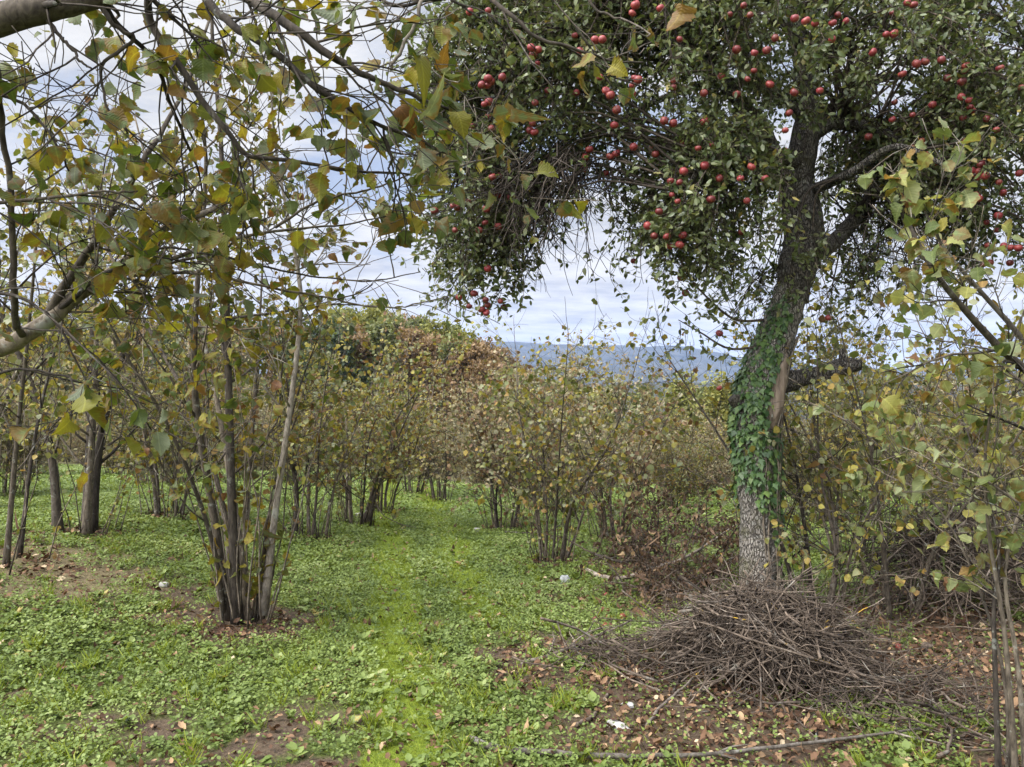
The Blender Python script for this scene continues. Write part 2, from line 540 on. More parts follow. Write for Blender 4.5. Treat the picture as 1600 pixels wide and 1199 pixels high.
def stone_mat():
    m, T = new_mat('pale rubble')
    ov = obj_vec(T)
    n_ = T.noise(ov, 30, 6, 0.65)
    finish(T, principled(T, T.ramp(n_, [(0.3, (0.17, 0.16, 0.14)), (0.6, (0.38, 0.37, 0.345))]), 0.85, 0.2, n_, 0.6, 0.006))
    return m


def grey_stone_mat():
    m, T = new_mat('grey stone')
    n_ = T.noise(obj_vec(T), 24, 6, 0.65)
    finish(T, principled(T, T.ramp(n_, [(0.3, (0.16, 0.165, 0.16)), (0.65, (0.36, 0.37, 0.36))]), 0.9, 0.2, n_, 0.6, 0.01))
    return m


def apple_mat(name, ca, cb):
    m, T = new_mat(name)
    ov = obj_vec(T)
    oi = T.n('ShaderNodeObjectInfo')
    sv = T.scale_vec(ov, (60, 60, 9))
    n_ = T.noise(sv, 1.0, 4, 0.6)
    big = T.noise(ov, 16, 3, 0.5)
    red = T.mix(oi.outputs['Random'], ca, cb)
    col = T.mix(T.ramp(n_, [(0.45, 0.0), (0.8, 0.45)]), red, (0.36, 0.09, 0.05))
    col = T.mix(T.ramp(big, [(0.60, 0.0), (0.78, 0.5)]), col, (0.34, 0.17, 0.05))
    finish(T, principled(T, col, 0.42, 0.4))
    return m


M_stone, M_grey, M_apple = stone_mat(), grey_stone_mat(), apple_mat('red apple skin', (0.075, 0.010, 0.013), (0.20, 0.026, 0.032))
M_apple_old = apple_mat('fallen apple skin', (0.10, 0.014, 0.012), (0.20, 0.035, 0.025))


def ground_mat():
    m, T = new_mat('orchard floor')
    pv = pos_vec(T)
    fine = T.noise(pv, 55, 6, 0.7)
    mid = T.noise(pv, 6, 6, 0.65)
    soil = T.ramp(fine, [(0.3, (0.032, 0.023, 0.016)), (0.7, (0.125, 0.09, 0.06))])
    moss = T.ramp(fine, [(0.3, (0.035, 0.048, 0.013)), (0.7, (0.11, 0.135, 0.035))])
    green = T.ramp(fine, [(0.3, (0.075, 0.105, 0.014)), (0.7, (0.17, 0.215, 0.026))])
    straw = T.ramp(fine, [(0.3, (0.10, 0.08, 0.04)), (0.7, (0.22, 0.18, 0.10))])
    far = T.ramp(mid, [(0.3, (0.08, 0.125, 0.03)), (0.7, (0.14, 0.20, 0.055))])
    k = T.math('ADD', T.attr('green'), T.math('MULTIPLY', T.math('SUBTRACT', mid, 0.5), 0.9))
    col = T.mix(T.ramp(k, [(0.34, 0.0), (0.62, 1.0)]), soil, moss)
    col = T.mix(T.ramp(T.math('ADD', T.attr('dry'), T.math('MULTIPLY', T.math('SUBTRACT', mid, 0.5), 1.2)), [(0.45, 0.0), (0.75, 0.8)]), col, straw)
    col = T.mix(T.attr('far'), col, far)
    t = T.math('ADD', T.attr('track'), T.math('MULTIPLY', T.math('SUBTRACT', mid, 0.5), 0.7))
    col = T.mix(T.ramp(t, [(0.42, 0.0), (0.6, 1.0)]), col, green)
    col = T.mix(T.attr('scrub'), col, T.ramp(mid, [(.3, (.05, .04, .02)), (.7, (.12, .10, .05))]))
    bp = T.math('ADD', fine, T.math('MULTIPLY', mid, 0.6))
    finish(T, principled(T, col, 0.95, 0.1, bp, 0.7, 0.025))
    return m


# ------------------------------------------------------------------ where the ground is worn, bare or green
TR1 = A([(2.4, -0.36), (3.4, -0.48), (4.6, -0.68), (6.5, -0.95), (9, -1.40), (13, -2.2), (18, -3.0), (26, -4.2)])
TR2 = A([(2.4, 0.10), (3.4, 0.02), (4.6, -0.10), (6.5, -0.34), (9, -0.66), (13, -1.35), (18, -2.1), (26, -3.3)])


def track(x, y):
    a = np.interp(y, TR1[:, 0], TR1[:, 1]); b = np.interp(y, TR2[:, 0], TR2[:, 1])
    wob = (fbm(y * 0.8, x * 0 + 3.3, 3) - 0.5) * 0.25
    w = 0.15 + 0.010 * y
    f = np.exp(-((x - a - wob) / w) ** 2) + 0.85 * np.exp(-((x - b - wob) / (w * 0.9)) ** 2) * smooth(4.2, 6, y)
    f = f * (.75 + .9 * fbm(x * 3 + 70, y * 1.6, 3)) + .35 * smooth(.55, .75, fbm(x * 1.7 + 31, y * 1.7 + 8, 3)) * np.exp(-((x + .4 + .1 * y) / 2.2) ** 2)
    return f * (y < 26)


PILE1 = (1.39, 4.28, 0.62, 0.54, 0.30)      # x, y, half width, half depth, height
PILE2 = (3.45, 5.75, 0.95, 0.80, 0.56)
BARE = []                                   # filled with tree bases: (x, y, r)


def bare(x, y):
    f = np.zeros_like(x)
    for bx, by, r in BARE:
        f = np.maximum(f, np.exp(-(((x - bx) ** 2 + (y - by) ** 2) / (r * r))))
    for q in (PILE1, PILE2):
        f = np.maximum(f, np.exp(-(((x - q[0]) / (q[2] * 1.12)) ** 4 + ((y - q[1]) / (q[3] * 1.25)) ** 4)))
    f = np.maximum(f, 0.95 * np.exp(-(((x - 0.85) / 0.75) ** 2 + ((y - 4.25) / 0.8) ** 2)))
    f = np.maximum(f, 0.9 * np.exp(-(((x - 1.2) / 1.2) ** 2 + ((y - 3.5) / 0.45) ** 2)))
    f = np.maximum(f, 0.9 * np.exp(-(((x - 2.6) / 0.9) ** 2 + ((y - 4.1) / 1.0) ** 2)))
    f = np.maximum(f, 0.8 * np.exp(-(((x - 1.0) / 0.8) ** 2 + ((y - 6.0) / 1.0) ** 2)))
    return f


def dry(x, y):
    return 0.9 * np.exp(-(((x + 3.6) / 1.6) ** 2 + ((y - 5.8) / 1.3) ** 2)) + 0.5 * np.exp(-(((x + 1.9) / 1.0) ** 2 + ((y - 3.2) / 0.5) ** 2)) + 0.35 * np.exp(-(((x - .05) / .3) ** 2 + ((y - 4.7) / .4) ** 2))


def greenness(x, y):
    n_ = fbm(x * 1.1 + 40, y * 1.1, 4)
    return np.clip(0.85 + (n_ - 0.5) * 1.2 + (fbm(x * 6, y * 6 + 5, 3) - .5) * 1.3 - 0.9 * bare(x, y) - 0.50 * dry(x, y) + 0.35 * smooth(4.5, 8, y) - 0.10 * np.exp(-((x + 1.2) / 1.6) ** 2 - ((y - 2.9) / 0.7) ** 2), 0, 1.2)


# ------------------------------------------------------------------ hazel trees
def spray(rg, tw, lv, base, d0, L, r0, nleaf, lsize, leafbias=0.0, ntw=5, twl=0.3, sides=4, up=0.25, leafless=0.1, droop=0.6):
    """a side branch with twigs and leaves"""
    c = curve(rg, base, d0, L, 6, (0, 0, up), 0.35)
    tw.add(c, np.linspace(r0, max(r0 * 0.35, 0.0016), 6), sides)
    tips = []
    for i in range(ntw):
        t = rg.uniform(0.15, 1.0)
        q = c[int(t * 4.99)] * (1 - (t * 4.99) % 1) + c[min(int(t * 4.99) + 1, 5)] * ((t * 4.99) % 1)
        dd = unit(unit(c[-1] - c[0]) * 0.7 + rdir(rg) * 0.8 + V3(0, 0, 0.2))
        l = twl * rg.uniform(0.5, 1.3)
        k = curve(rg, q, dd, l, 5, (0, 0, rg.uniform(-0.2, 0.3)), 0.35)
        tw.add(k, np.linspace(min(r0 * 0.5, 0.0034), 0.0013, 5), 3)
        if rg.random() < leafless: continue
        m = rg.poisson(nleaf)
        if m == 0: continue
        tt = rg.uniform(0.25, 1.0, m) * 3.99
        ii = tt.astype(int); fr = (tt - ii)[:, None]
        pp = k[ii] * (1 - fr) + k[ii + 1] * fr
        ax = unit(unit(k[-1] - k[0]) * 0.5 + rdir(rg, m) * 0.8 + V3(0, 0, -droop))
        pp = pp + ax * 0.018
        nr = unit(rdir(rg, m) * 0.85 + V3(0, 0, 0.75))
        sz = lsize * np.clip(rg.normal(0.92, 0.24, m), 0.4, 1.4)
        lv.add(pp, ax, nr, sz, np.clip(rg.random(m) + leafbias, 0, 1))
    return c


def hazel_stem(rg, pts, r0, lv, nb, lsize, nleaf, sides=7, start=0.3, blen=1.0, ntw=6, leafbias=0.0, leafless=0.12, twl=0.3, reach=0.55, sub=1.0):
    """one stem with its side branches; returns a Tubes"""
    tw = Tubes()
    n = 16
    c = spline(pts, n)
    rad = r0 * (1 - 0.80 * np.linspace(0, 1, n) ** 0.9)
    rad[0] *= 1.35; rad[1] *= 1.12
    tw.add(c, rad, sides)
    L = np.linalg.norm(np.diff(c, axis=0), axis=1).sum()
    for i in range(nb):
        t = start + (0.99 - start) * (i + rg.random()) / nb
        k = min(int(t * (n - 1)), n - 2); fr = t * (n - 1) - k
        q = c[k] * (1 - fr) + c[k + 1] * fr
        tan = unit(c[min(k + 1, n - 1)] - c[k])
        h = rdir(rg) * V3(1, 1, 0.3)
        d0 = unit(tan * 0.75 + unit(h) * 0.85)
        l = blen * rg.uniform(0.55, 1.15) * (1 - 0.45 * t)
        spray(rg, tw, lv, q, d0, l, max(rad[k] * 0.42, 0.003), nleaf, lsize, leafbias, max(2, int(ntw * sub)), twl, 4, rg.uniform(0, 0.4), leafless)
    # leading shoot
    spray(rg, tw, lv, c[-1], c[-1] - c[-2], blen * 0.45, max(rad[-1], .003), nleaf * 0.5, lsize, leafbias, 3, twl, 4, 0.5, 0.4)
    return tw


def auto_hazel(name, seed, height, nstem, lean, mat_leaf, mat_bark, lsize=0.075, nleaf=4.5, nb=9, ntw=7, r0=0.028, leafbias=0.0, basew=0.22, blen=1.1, suckers=5, start=0.28, tpl=None, loc=(0, 0, 0), label=None, group=None, leafless=0.12, tilt=(0, 0), dark=0.35):
    rg = np.random.default_rng(seed)
    lv = Leaves(tpl or HAZEL_LO)
    root = thing(name, loc, label or 'hazel', 'tree', group)
    a0 = rg.random() * 6.28
    for i in range(nstem):
        a = a0 + i * 2 * math.pi / nstem + rg.normal(0, 0.3)
        o = V3(math.cos(a), math.sin(a), 0)
        hh = height * rg.uniform(0.72, 1.05)
        ln = lean * rg.uniform(0.35, 1.2)
        tl = V3(tilt[0], tilt[1], 0)
        b = o * basew * rg.uniform(0.3, 1.0)
        pts = [b + V3(0, 0, -0.06), b + (o * 0.10 * ln + tl * .1) * hh + V3(0, 0, 0.27 * hh) + rg.normal(0, .03, 3), b + (o * 0.32 * ln + tl * .35) * hh + V3(0, 0, 0.62 * hh) + rg.normal(0, .05, 3), b + (o * 0.62 * ln + tl * .8) * hh + V3(0, 0, hh) + rg.normal(0, .08, 3)]
        tw = hazel_stem(rg, pts, r0 * rg.uniform(0.65, 1.2), lv, nb, lsize, nleaf, 7, start, blen, ntw, leafbias, leafless)
        link('stem', tw.mesh('stem', (0, 0, 0)), mat_bark if rg.random() > dark else M_bark_dark, root)
    if suckers:
        tw = Tubes()
        for i in range(suckers):
            a = rg.random() * 6.28
            q = V3(math.cos(a), math.sin(a), 0) * basew * rg.uniform(.5, 1.5) + V3(0, 0, -.04)
            c = curve(rg, q, V3(math.cos(a) * .25, math.sin(a) * .25, 1), rg.uniform(.5, 1.7), 8, (0, 0, .2), .3)
            tw.add(c, np.linspace(.006, .0018, 8), 4)
            m = rg.integers(4, 16)
            ii = rg.integers(2, 8, m)
            lv.add(c[ii], unit(rdir(rg, m) + V3(0, 0, -.4)), unit(rdir(rg, m) * .8 + V3(0, 0, .8)), lsize * rg.uniform(.5, 1.1, m), np.clip(rg.random(m) + leafbias, 0, 1))
        link('sucker_shoots', tw.mesh('sucker_shoots'), mat_bark, root)
    link('foliage', lv.mesh('foliage', (0, 0, 0), 0.28, 0.3, 0.06, seed), mat_leaf, root)
    return root


def px_stems(root, rg, lv, stems, mat, loc, **kw):
    """stems given as sight-line points; kept as real positions relative to the tree's base"""
    for st in stems:
        pts = [P(*q) - loc for q in st['p']]
        a = dict(kw); a.update(st.get('kw', {}))
        a['nb'] = st.get('nb', a['nb'])
        tw = hazel_stem(rg, pts, st['r'], lv, **a)
        link('stem', tw.mesh('stem'), st.get('m', mat), root)


GRP = 'hazel trees of the orchard rows'

# the clump left of the path
def main_clump():
    rg = np.random.default_rng(11)
    loc = gpix(378, 972); d = loc[1]
    BARE.append((loc[0], loc[1], 0.42))
    root = thing('hazel_tree', loc, 'tall many-stemmed hazel with yellow leaves, nearest left of the path', 'tree', GRP)
    lv = Leaves(HAZEL_HI)
    S = [dict(p=[(358, 980, d), (338, 830, d - .02), (305, 620, d - .1), (308, 450, d - .2), (322, 250, d - .3), (300, 90, d - .5)], r=.034, m=M_bark_hazel),
         dict(p=[(371, 984, d - .05), (362, 780, d - .1), (356, 560, d - .1), (352, 400, d - .1), (345, 220, d), (330, 20, d), (335, -120, d)], r=.034, m=M_bark_dark),
         dict(p=[(386, 978, d), (372, 830, d + .1), (345, 660, d + .3), (315, 520, d + .5), (250, 330, d + .7), (210, 180, d + .8)], r=.03),
         dict(p=[(412, 960, d + .05), (430, 800, d + .05), (453, 640, d), (470, 480, d), (458, 380, d - .1), (430, 230, d - .2), (420, 60, d - .3)], r=.027, m=M_bark_pale, kw=dict(blen=.8)),
         dict(p=[(402, 965, d + .1), (418, 820, d + .2), (445, 690, d + .35), (470, 600, d + .45), (500, 520, d + .5)], r=.017, kw=dict(blen=.5, nb=7)),
         dict(p=[(365, 970, d + .15), (350, 800, d + .3), (300, 640, d + .5), (225, 500, d + .8), (150, 350, d + 1.0), (100, 200, d + 1.1)], r=.026, m=M_bark_dark),
         dict(p=[(380, 975, d + .1), (385, 800, d + .4), (400, 600, d + .7), (410, 420, d + 1.0), (415, 270, d + 1.2)], r=.02, kw=dict(blen=.75)),
         dict(p=[(352, 972, d), (330, 840, d - .2), (270, 680, d - .5), (200, 560, d - .7), (130, 420, d - .9)], r=.02),
         ]
    px_stems(root, rg, lv, S, M_bark_hazel, loc, nb=15, lsize=.056, nleaf=3.6, start=.28, blen=1.0, ntw=7, leafbias=.04, twl=.3)
    tw = Tubes()
    for i in range(26):
        a = rg.random() * 6.28
        q = V3(math.cos(a), math.sin(a), 0) * rg.uniform(.02, .2) + V3(0, 0, -.04)
        c = curve(rg, q, V3(math.cos(a) * .16, math.sin(a) * .16, 1), rg.uniform(.5, 1.9), 9, (0, 0, .2), .22)
        tw.add(c, np.linspace(.007, .0018, 9), 4)
        m = rg.integers(4, 14)
        ii = rg.integers(2, 9, m)
        lv.add(c[ii], unit(rdir(rg, m) + V3(0, 0, -.6)), unit(rdir(rg, m)), .07 * rg.uniform(.5, 1.2, m), np.clip(rg.uniform(.3, 1., m), 0, 1))
    link('sucker_shoots', tw.mesh('sucker_shoots'), M_bark_hazel, root)
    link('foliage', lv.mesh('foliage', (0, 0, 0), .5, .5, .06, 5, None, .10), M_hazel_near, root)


main_clump()


# the hazel whose boughs hang over the camera from the left
def overhang_tree():
    rg = np.random.default_rng(23)
    loc = V3(-2.05, 1.95, float(ground(-2.05, 1.95)))
    root = thing('hazel_tree', loc, 'big-leaved hazel at the left edge whose dark boughs hang from the top', 'tree', GRP)
    lv = Leaves(HAZEL_HI)

    def bough(pix, r0, r1, nb, mat=M_bark_dark, nleaf=1.9, blen=.28, pre=None, start=0.02, lsize=.047, ntw=4, bias=0.0, leafless=.12, twl=.16, sides=10, name='bough'):
        pts = ([] if pre is None else [A(q) for q in pre]) + [P(*q) for q in pix]
        n = 30
        c = spline([p - loc for p in pts], n)
        c = c + np.cumsum(rg.normal(0, .0025, (n, 3)), axis=0) * 0.8
        tw = Tubes()
        tw.add(c, np.linspace(r0, r1, n), sides)
        for i in range(nb):
            t = start + (1 - start) * (i + rg.random()) / nb
            k = min(int(t * (n - 1)), n - 2)
            tan = unit(c[k + 1] - c[k])
            d0 = unit(tan * .7 + rdir(rg) * V3(1, .8, .9) * .9 + V3(0, 0.12, -.05))
            spray(rg, tw, lv, c[k], d0, blen * rg.uniform(.4, 1.2), max(.0022, (r0 + (r1 - r0) * t) * .35), nleaf, lsize, bias, ntw, twl, 5, rg.uniform(-.3, .2), leafless, .7)
        link(name, tw.mesh(name, rough=.08), mat, root)

    g0 = V3(-2.1, 1.9, loc[2] - .05)
    # heavy limb across the top left corner
    bough([(-140, 75, 1.6), (-20, 34, 1.6), (70, 10, 1.62), (150, -8, 1.66), (260, -45, 1.75), (420, -110, 1.9)], .05, .016, 5, pre=[g0, V3(-1.98, 1.8, 1.0), V3(-1.75, 1.68, 1.85)], start=.55, name='stem')
    # boughs drooping from it
    bough([(232, -40, 1.75), (236, 34, 1.8), (285, 105, 1.8), (319, 161, 1.8), (349, 199, 1.8), (379, 236, 1.82), (432, 244, 1.85), (525, 255, 1.9), (585, 263, 1.95), (640, 268, 2.0)], .0095, .0025, 12)
    bough([(300, -50, 1.75), (326, 0, 1.75), (360, 34, 1.72), (405, 64, 1.7), (458, 101, 1.7), (499, 139, 1.7), (537, 165, 1.72), (600, 203, 1.75), (660, 228, 1.8), (705, 245, 1.82)], .011, .003, 13)
    bough([(340, -40, 1.8), (386, 0, 1.75), (450, 38, 1.7), (503, 79, 1.7), (548, 109, 1.7), (600, 128, 1.72), (650, 146, 1.75), (700, 166, 1.8)], .013, .003, 12)
    bough([(150, -8, 1.66), (175, 40, 1.68), (200, 62, 1.7), (150, 100, 1.7), (155, 160, 1.7), (190, 210, 1.72)], .006, .002, 6)
    bough([(60, 12, 1.62), (90, 50, 1.62), (120, 90, 1.62), (147, 113, 1.62)], .005, .002, 3)
    bough([(150, -10, 1.66), (180, 30, 1.7), (230, 80, 1.8), (262, 150, 1.9), (285, 205, 2.0), (305, 250, 2.05), (312, 320, 2.1)], .007, .002, 9)
    bough([(420, -110, 1.9), (520, -60, 1.85), (640, -40, 1.8), (740, -20, 1.75), (800, 20, 1.7), (850, 60, 1.7), (905, 75, 1.72), (960, 92, 1.75), (1010, 98, 1.8)], .008, .002, 4, nleaf=.6, ntw=3)
    bough([(560, -60, 1.85), (600, 10, 1.8), (690, 0, 1.8), (760, 30, 1.8)], .006, .002, 4, nleaf=1.0)
    bough([(700, -20, 1.75), (880, -30, 1.7), (930, 20, 1.7), (960, 40, 1.7)], .005, .002, 2, nleaf=1.2)
    bough([(665, -60, 1.8), (655, 20, 1.75), (625, 90, 1.75), (608, 122, 1.75)], .005, .0035, 4, mat=M_bark_pale)
    bough([(640, 268, 2.0), (700, 262, 2.0), (760, 250, 2.0), (805, 243, 2.02), (815, 236, 2.02)], .003, .0016, 2, nleaf=2.0, mat=M_bark_hazel)
    # pale stem rising from the lower left
    bough([(-60, 580, 2.0), (0, 548, 2.0), (63, 517, 2.0), (133, 463, 2.05), (187, 428, 2.1), (240, 379, 2.15), (278, 353, 2.2), (330, 338, 2.3), (400, 300, 2.4)], .030, .006, 9, mat=M_bark_hazel, pre=[V3(-2.0, 2.0, loc[2] - .05), V3(-1.85, 2.02, .75)], start=.55, name='stem')
    bough([(190, 430, 2.1), (260, 408, 2.1), (319, 390, 2.1), (375, 368, 2.1), (450, 353, 2.1), (525, 350, 2.15), (610, 340, 2.2)], .007, .0018, 9, mat=M_bark_hazel, leafless=.6, nleaf=1.0, blen=.24)
    bough([(430, 356, 2.1), (488, 319, 2.1), (563, 296, 2.1), (620, 283, 2.1), (690, 240, 2.1)], .004, .0015, 5, mat=M_bark_hazel, leafless=.3)
    bough([(200, 432, 2.1), (300, 430, 2.1), (380, 440, 2.1), (470, 462, 2.15), (540, 476, 2.2), (600, 482, 2.2), (645, 474, 2.2)], .005, .0015, 7, mat=M_bark_hazel, leafless=.75, nleaf=.7, ntw=3, blen=.16)
    bough([(225, 420, 2.1), (330, 400, 2.1), (430, 420, 2.15), (520, 436, 2.2), (600, 440, 2.2), (662, 432, 2.2)], .004, .0013, 6, leafless=.85, nleaf=.7, blen=.2, mat=M_bark_hazel)
    bough([(63, 517, 2.0), (85, 470, 2.0), (112, 420, 2.0), (139, 379, 2.0), (188, 300, 2.02), (225, 236, 2.05), (248, 199, 2.1), (290, 120, 2.2), (320, 20, 2.3)], .0135, .004, 10, mat=M_bark_hazel)
    bough([(70, 512, 2.0), (110, 470, 2.0), (150, 437, 2.0), (200, 405, 1.95), (260, 380, 1.95), (330, 390, 1.95)], .008, .002, 7)
    bough([(35, 525, 1.95), (25, 500, 1.9), (24, 446, 1.85), (20, 319, 1.8), (10, 203, 1.75), (2, 86, 1.7), (-10, -30, 1.7)], .009, .005, 9, mat=M_bark_dark)
    bough([(-60, 470, 1.8), (-10, 455, 1.75), (40, 470, 1.7), (90, 500, 1.7), (120, 545, 1.7)], .005, .002, 5)
    bough([(-80, 600, 1.9), (-20, 590, 1.85), (30, 570, 1.8), (90, 575, 1.8), (130, 590, 1.8)], .005, .002, 5, pre=[V3(-1.9, 2.0, 1.3)])
    bough([(-100, 330, 1.75), (-20, 320, 1.7), (60, 310, 1.7), (150, 300, 1.7), (215, 305, 1.75)], .006, .002, 7, pre=[V3(-1.85, 1.75, 1.6)])
    bough([(-100, 200, 1.75), (-20, 150, 1.7), (40, 160, 1.7), (90, 215, 1.7), (110, 260, 1.75)], .006, .002, 6, pre=[V3(-1.80, 1.72, 1.7)])
    bough([(380, 236, 1.82), (400, 300, 1.85), (385, 330, 1.85)], .003, .0015, 3)
    bough([(600, 203, 1.75), (610, 250, 1.75), (600, 285, 1.76)], .003, .0015, 3)
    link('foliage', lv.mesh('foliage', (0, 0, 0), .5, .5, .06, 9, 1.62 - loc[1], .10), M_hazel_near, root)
    return lv.count()


overhang_tree()


# the hazel at the right edge
def right_tree():
    rg = np.random.default_rng(31)
    loc = V3(1.98, 2.95, float(ground(1.98, 2.95)))
    BARE.append((loc[0], loc[1], 0.45))
    root = thing('hazel_tree', loc, 'pale-leaved hazel with mossy thin stems at the right edge of the picture', 'tree', GRP)
    lv = Leaves(HAZEL_HI)
    d = 2.95
    S = [dict(p=[(1562, 1262, d), (1556, 1080, d), (1553, 950, d + .05), (1560, 850, d + .1), (1520, 700, d + .3), (1470, 560, d + .5)], r=.012, m=M_bark_dark),
         dict(p=[(1590, 1258, d + .02), (1578, 1080, d), (1566, 960, d), (1545, 830, d), (1540, 700, d - .1), (1570, 560, d - .2), (1640, 400, d - .3)], r=.012, m=M_bark_hazel),
         dict(p=[(1605, 1258, d + .05), (1592, 1050, d + .05), (1570, 900, d + .1), (1600, 780, d + .1), (1650, 650, d + .1), (1700, 500, d)], r=.011, m=M_bark_hazel),
         dict(p=[(1575, 1262, d + .12), (1568, 1050, d + .2), (1500, 850, d + .4), (1420, 740, d + .5), (1330, 660, d + .6)], r=.009, m=M_bark_hazel),
         dict(p=[(1640, 1250, d), (1680, 1000, d), (1690, 780, d), (1640, 620, d - .2), (1569, 551, d - .3), (1512, 490, d - .4), (1460, 425, d - .5), (1420, 350, d - .5)], r=.026, m=M_bark_dark, nb=11),
         dict(p=[(1650, 1255, d), (1700, 950, d - .1), (1690, 700, d - .2), (1620, 560, d - .25), (1545, 470, d - .3), (1480, 395, d - .35), (1445, 330, d - .4)], r=.018, m=M_bark_pale, nb=9),
         dict(p=[(1620, 1258, d), (1640, 1000, d - .2), (1610, 820, d - .3), (1555, 760, d - .3), (1480, 720, d - .2)], r=.009, m=M_bark_hazel)]
    px_stems(root, rg, lv, S, M_bark_hazel, loc, nb=9, lsize=.054, nleaf=2.3, start=.33, blen=.48, ntw=5, twl=.17, sides=9, leafless=.15)
    link('foliage', lv.mesh('foliage', (0, 0, 0), .42, .45, .06, 19, None, .10), M_hazel_right, root)


right_tree()

# hazels one can tell apart, each from its foot in the photograph
NEAR = [  # foot px, py, height, stems, stem radius, lean, tilt, label, leaf mat, nleaf, bark
    (130, 832, 3.6, 4, .047, .5, (.0, .0), 'old hazel on three thick trunks standing left behind the tall many-stemmed one', M_hazel_mid, 3.8),
    (8, 880, 3.2, 3, .022, .5, (.1, .0), 'thin-stemmed leaning hazel at the left edge of the grass', M_hazel_mid, 3.2),
    (-60, 800, 3.8, 4, .042, 1.1, (.5, .0), 'hazel with a thick dark trunk curving in from the left edge', M_hazel_mid, 3.8),
    (265, 808, 2.6, 6, .024, .55, (0, 0), 'leafy hazel with suckers at its foot, between the thick-trunked and the tall one', M_hazel_mid, 3.8),
    (480, 838, 2.35, 5, .030, .6, (.05, 0), 'slim dark-stemmed hazel left of the path, first behind the tall many-stemmed one', M_hazel_mid, 3.6),
    (556, 818, 2.15, 7, .030, .8, (0.05, 0), 'hazel of dark fanned stems with a white scrap at its foot, left of the path', M_hazel_mid, 3.6),
    (592, 797, 1.95, 6, .028, .7, (.1, 0), 'hazel leaning over the far left side of the grass path', M_hazel_mid, 3.2),
    (690, 783, 1.95, 6, .028, .7, (0, 0), 'hazel on a brown leaf mound at the far right side of the path', M_hazel_far, 3.0),
    (648, 770, 2.0, 6, .028, .7, (0, 0), 'hazel closing off the far end of the grass path', M_hazel_far, 3.0),
    (790, 828, 1.9, 8, .022, .6, (0, 0), 'bushy hazel with withered brown suckers, right of the path', M_hazel_far, 3.2),
    (862, 876, 2.1, 6, .026, .75, (.05, 0), 'slender open hazel right of the path, alone on its mound of dead leaves', M_hazel_mid, 2.7),
    (960, 840, 1.75, 6, .020, .7, (0, 0), 'sparse twiggy hazel behind the pile of withered branches', M_hazel_far, 2.4),
    (1290, 960, 2.1, 5, .022, .9, (-.1, 0), 'leafy young hazel just right of the apple trunk', M_hazel_mid, 1.7),
    (1400, 960, 2.1, 5, .022, .85, (-.1, 0), 'leafy hazel in front of the far brush heap, second right of the apple trunk', M_hazel_mid, 1.8),
    (1330, 870, 2.1, 5, .022, .7, (0, 0), 'dull-leaved hazel seen behind the two right of the apple trunk', M_hazel_mid, 2.6),
    (1560, 890, 2.2, 5, .024, .7, (0, 0), 'hazel rising behind the brush heap at the right', M_hazel_mid, 2.8),
]
placed = [(0.0, 0.0)]
for i, (px, py, h, ns, r0, ln, tl, lab, ml, nl) in enumerate(NEAR):
    g = gpix(px, py)
    placed.append((g[0], g[1])); BARE.append((g[0], g[1], 0.30 + 0.01 * g[1]))
    auto_hazel('hazel_tree', 100 + i, h, ns, ln, ml, M_bark_hazel, .052, nl * 1.3, 12, 9, r0 * .9, 0.0 if g[1] < 9 else .08, 0.2, 1.0, 16 if g[1] > 7.5 else 8, .22, None, g, lab, GRP, .12, tl)

# six patterns of hazel for the rows farther off, each copied with its parts
rgR = np.random.default_rng(77)
protos = []
spots = []
for row in range(0, 22):
    yy = 10.5 + row * 2.6
    half = 0.70 * yy + 1
    nx = int(half / 2.3)
    for j in range(-nx, nx + 1):
        x = j * 2.3 + (row % 2) * 1.15 + rgR.normal(0, .35) - 0.15 * (yy - 10)
        y = yy + rgR.normal(0, .4)
        a = np.interp(y, TR1[:, 0], TR1[:, 1]); b = np.interp(y, TR2[:, 0], TR2[:, 1])
        if y < 17.5 and a - 1.0 < x < b + 1.0: continue
        if min((x - q[0]) ** 2 + (y - q[1]) ** 2 for q in placed) < 1.7 ** 2: continue
        if abs(x) > 0.74 * y + 1.5: continue
        if y > 38 and rgR.random() < .3: continue
        placed.append((x, y)); spots.append((x, y))
spots.sort(key=lambda s: s[1])
ROWLAB = 'small hazel tree with half-shed dry leaves in the dense orchard rows farther back'
placed_things = []
thick = []
for i, (x, y) in enumerate(spots):
    z = float(ground(x, y))
    h = rgR.uniform(.82, 1.12) * (.63 + .26 * float(smooth(2.5, 7, -x)))
    if i < 7:
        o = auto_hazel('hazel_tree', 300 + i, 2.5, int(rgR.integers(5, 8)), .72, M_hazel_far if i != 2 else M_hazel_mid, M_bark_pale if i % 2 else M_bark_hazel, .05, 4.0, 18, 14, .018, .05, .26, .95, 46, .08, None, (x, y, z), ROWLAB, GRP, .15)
        protos.append(o)
    elif len(placed_things) < 255:
        placed_things.append(i)
        o = copy_tree(protos[int(rgR.integers(0, 7))], (x, y, z), rgR.random() * 6.28, h)
    else: thick.append((x, y, z))
    if y < 13.5: BARE.append((x, y, .4))


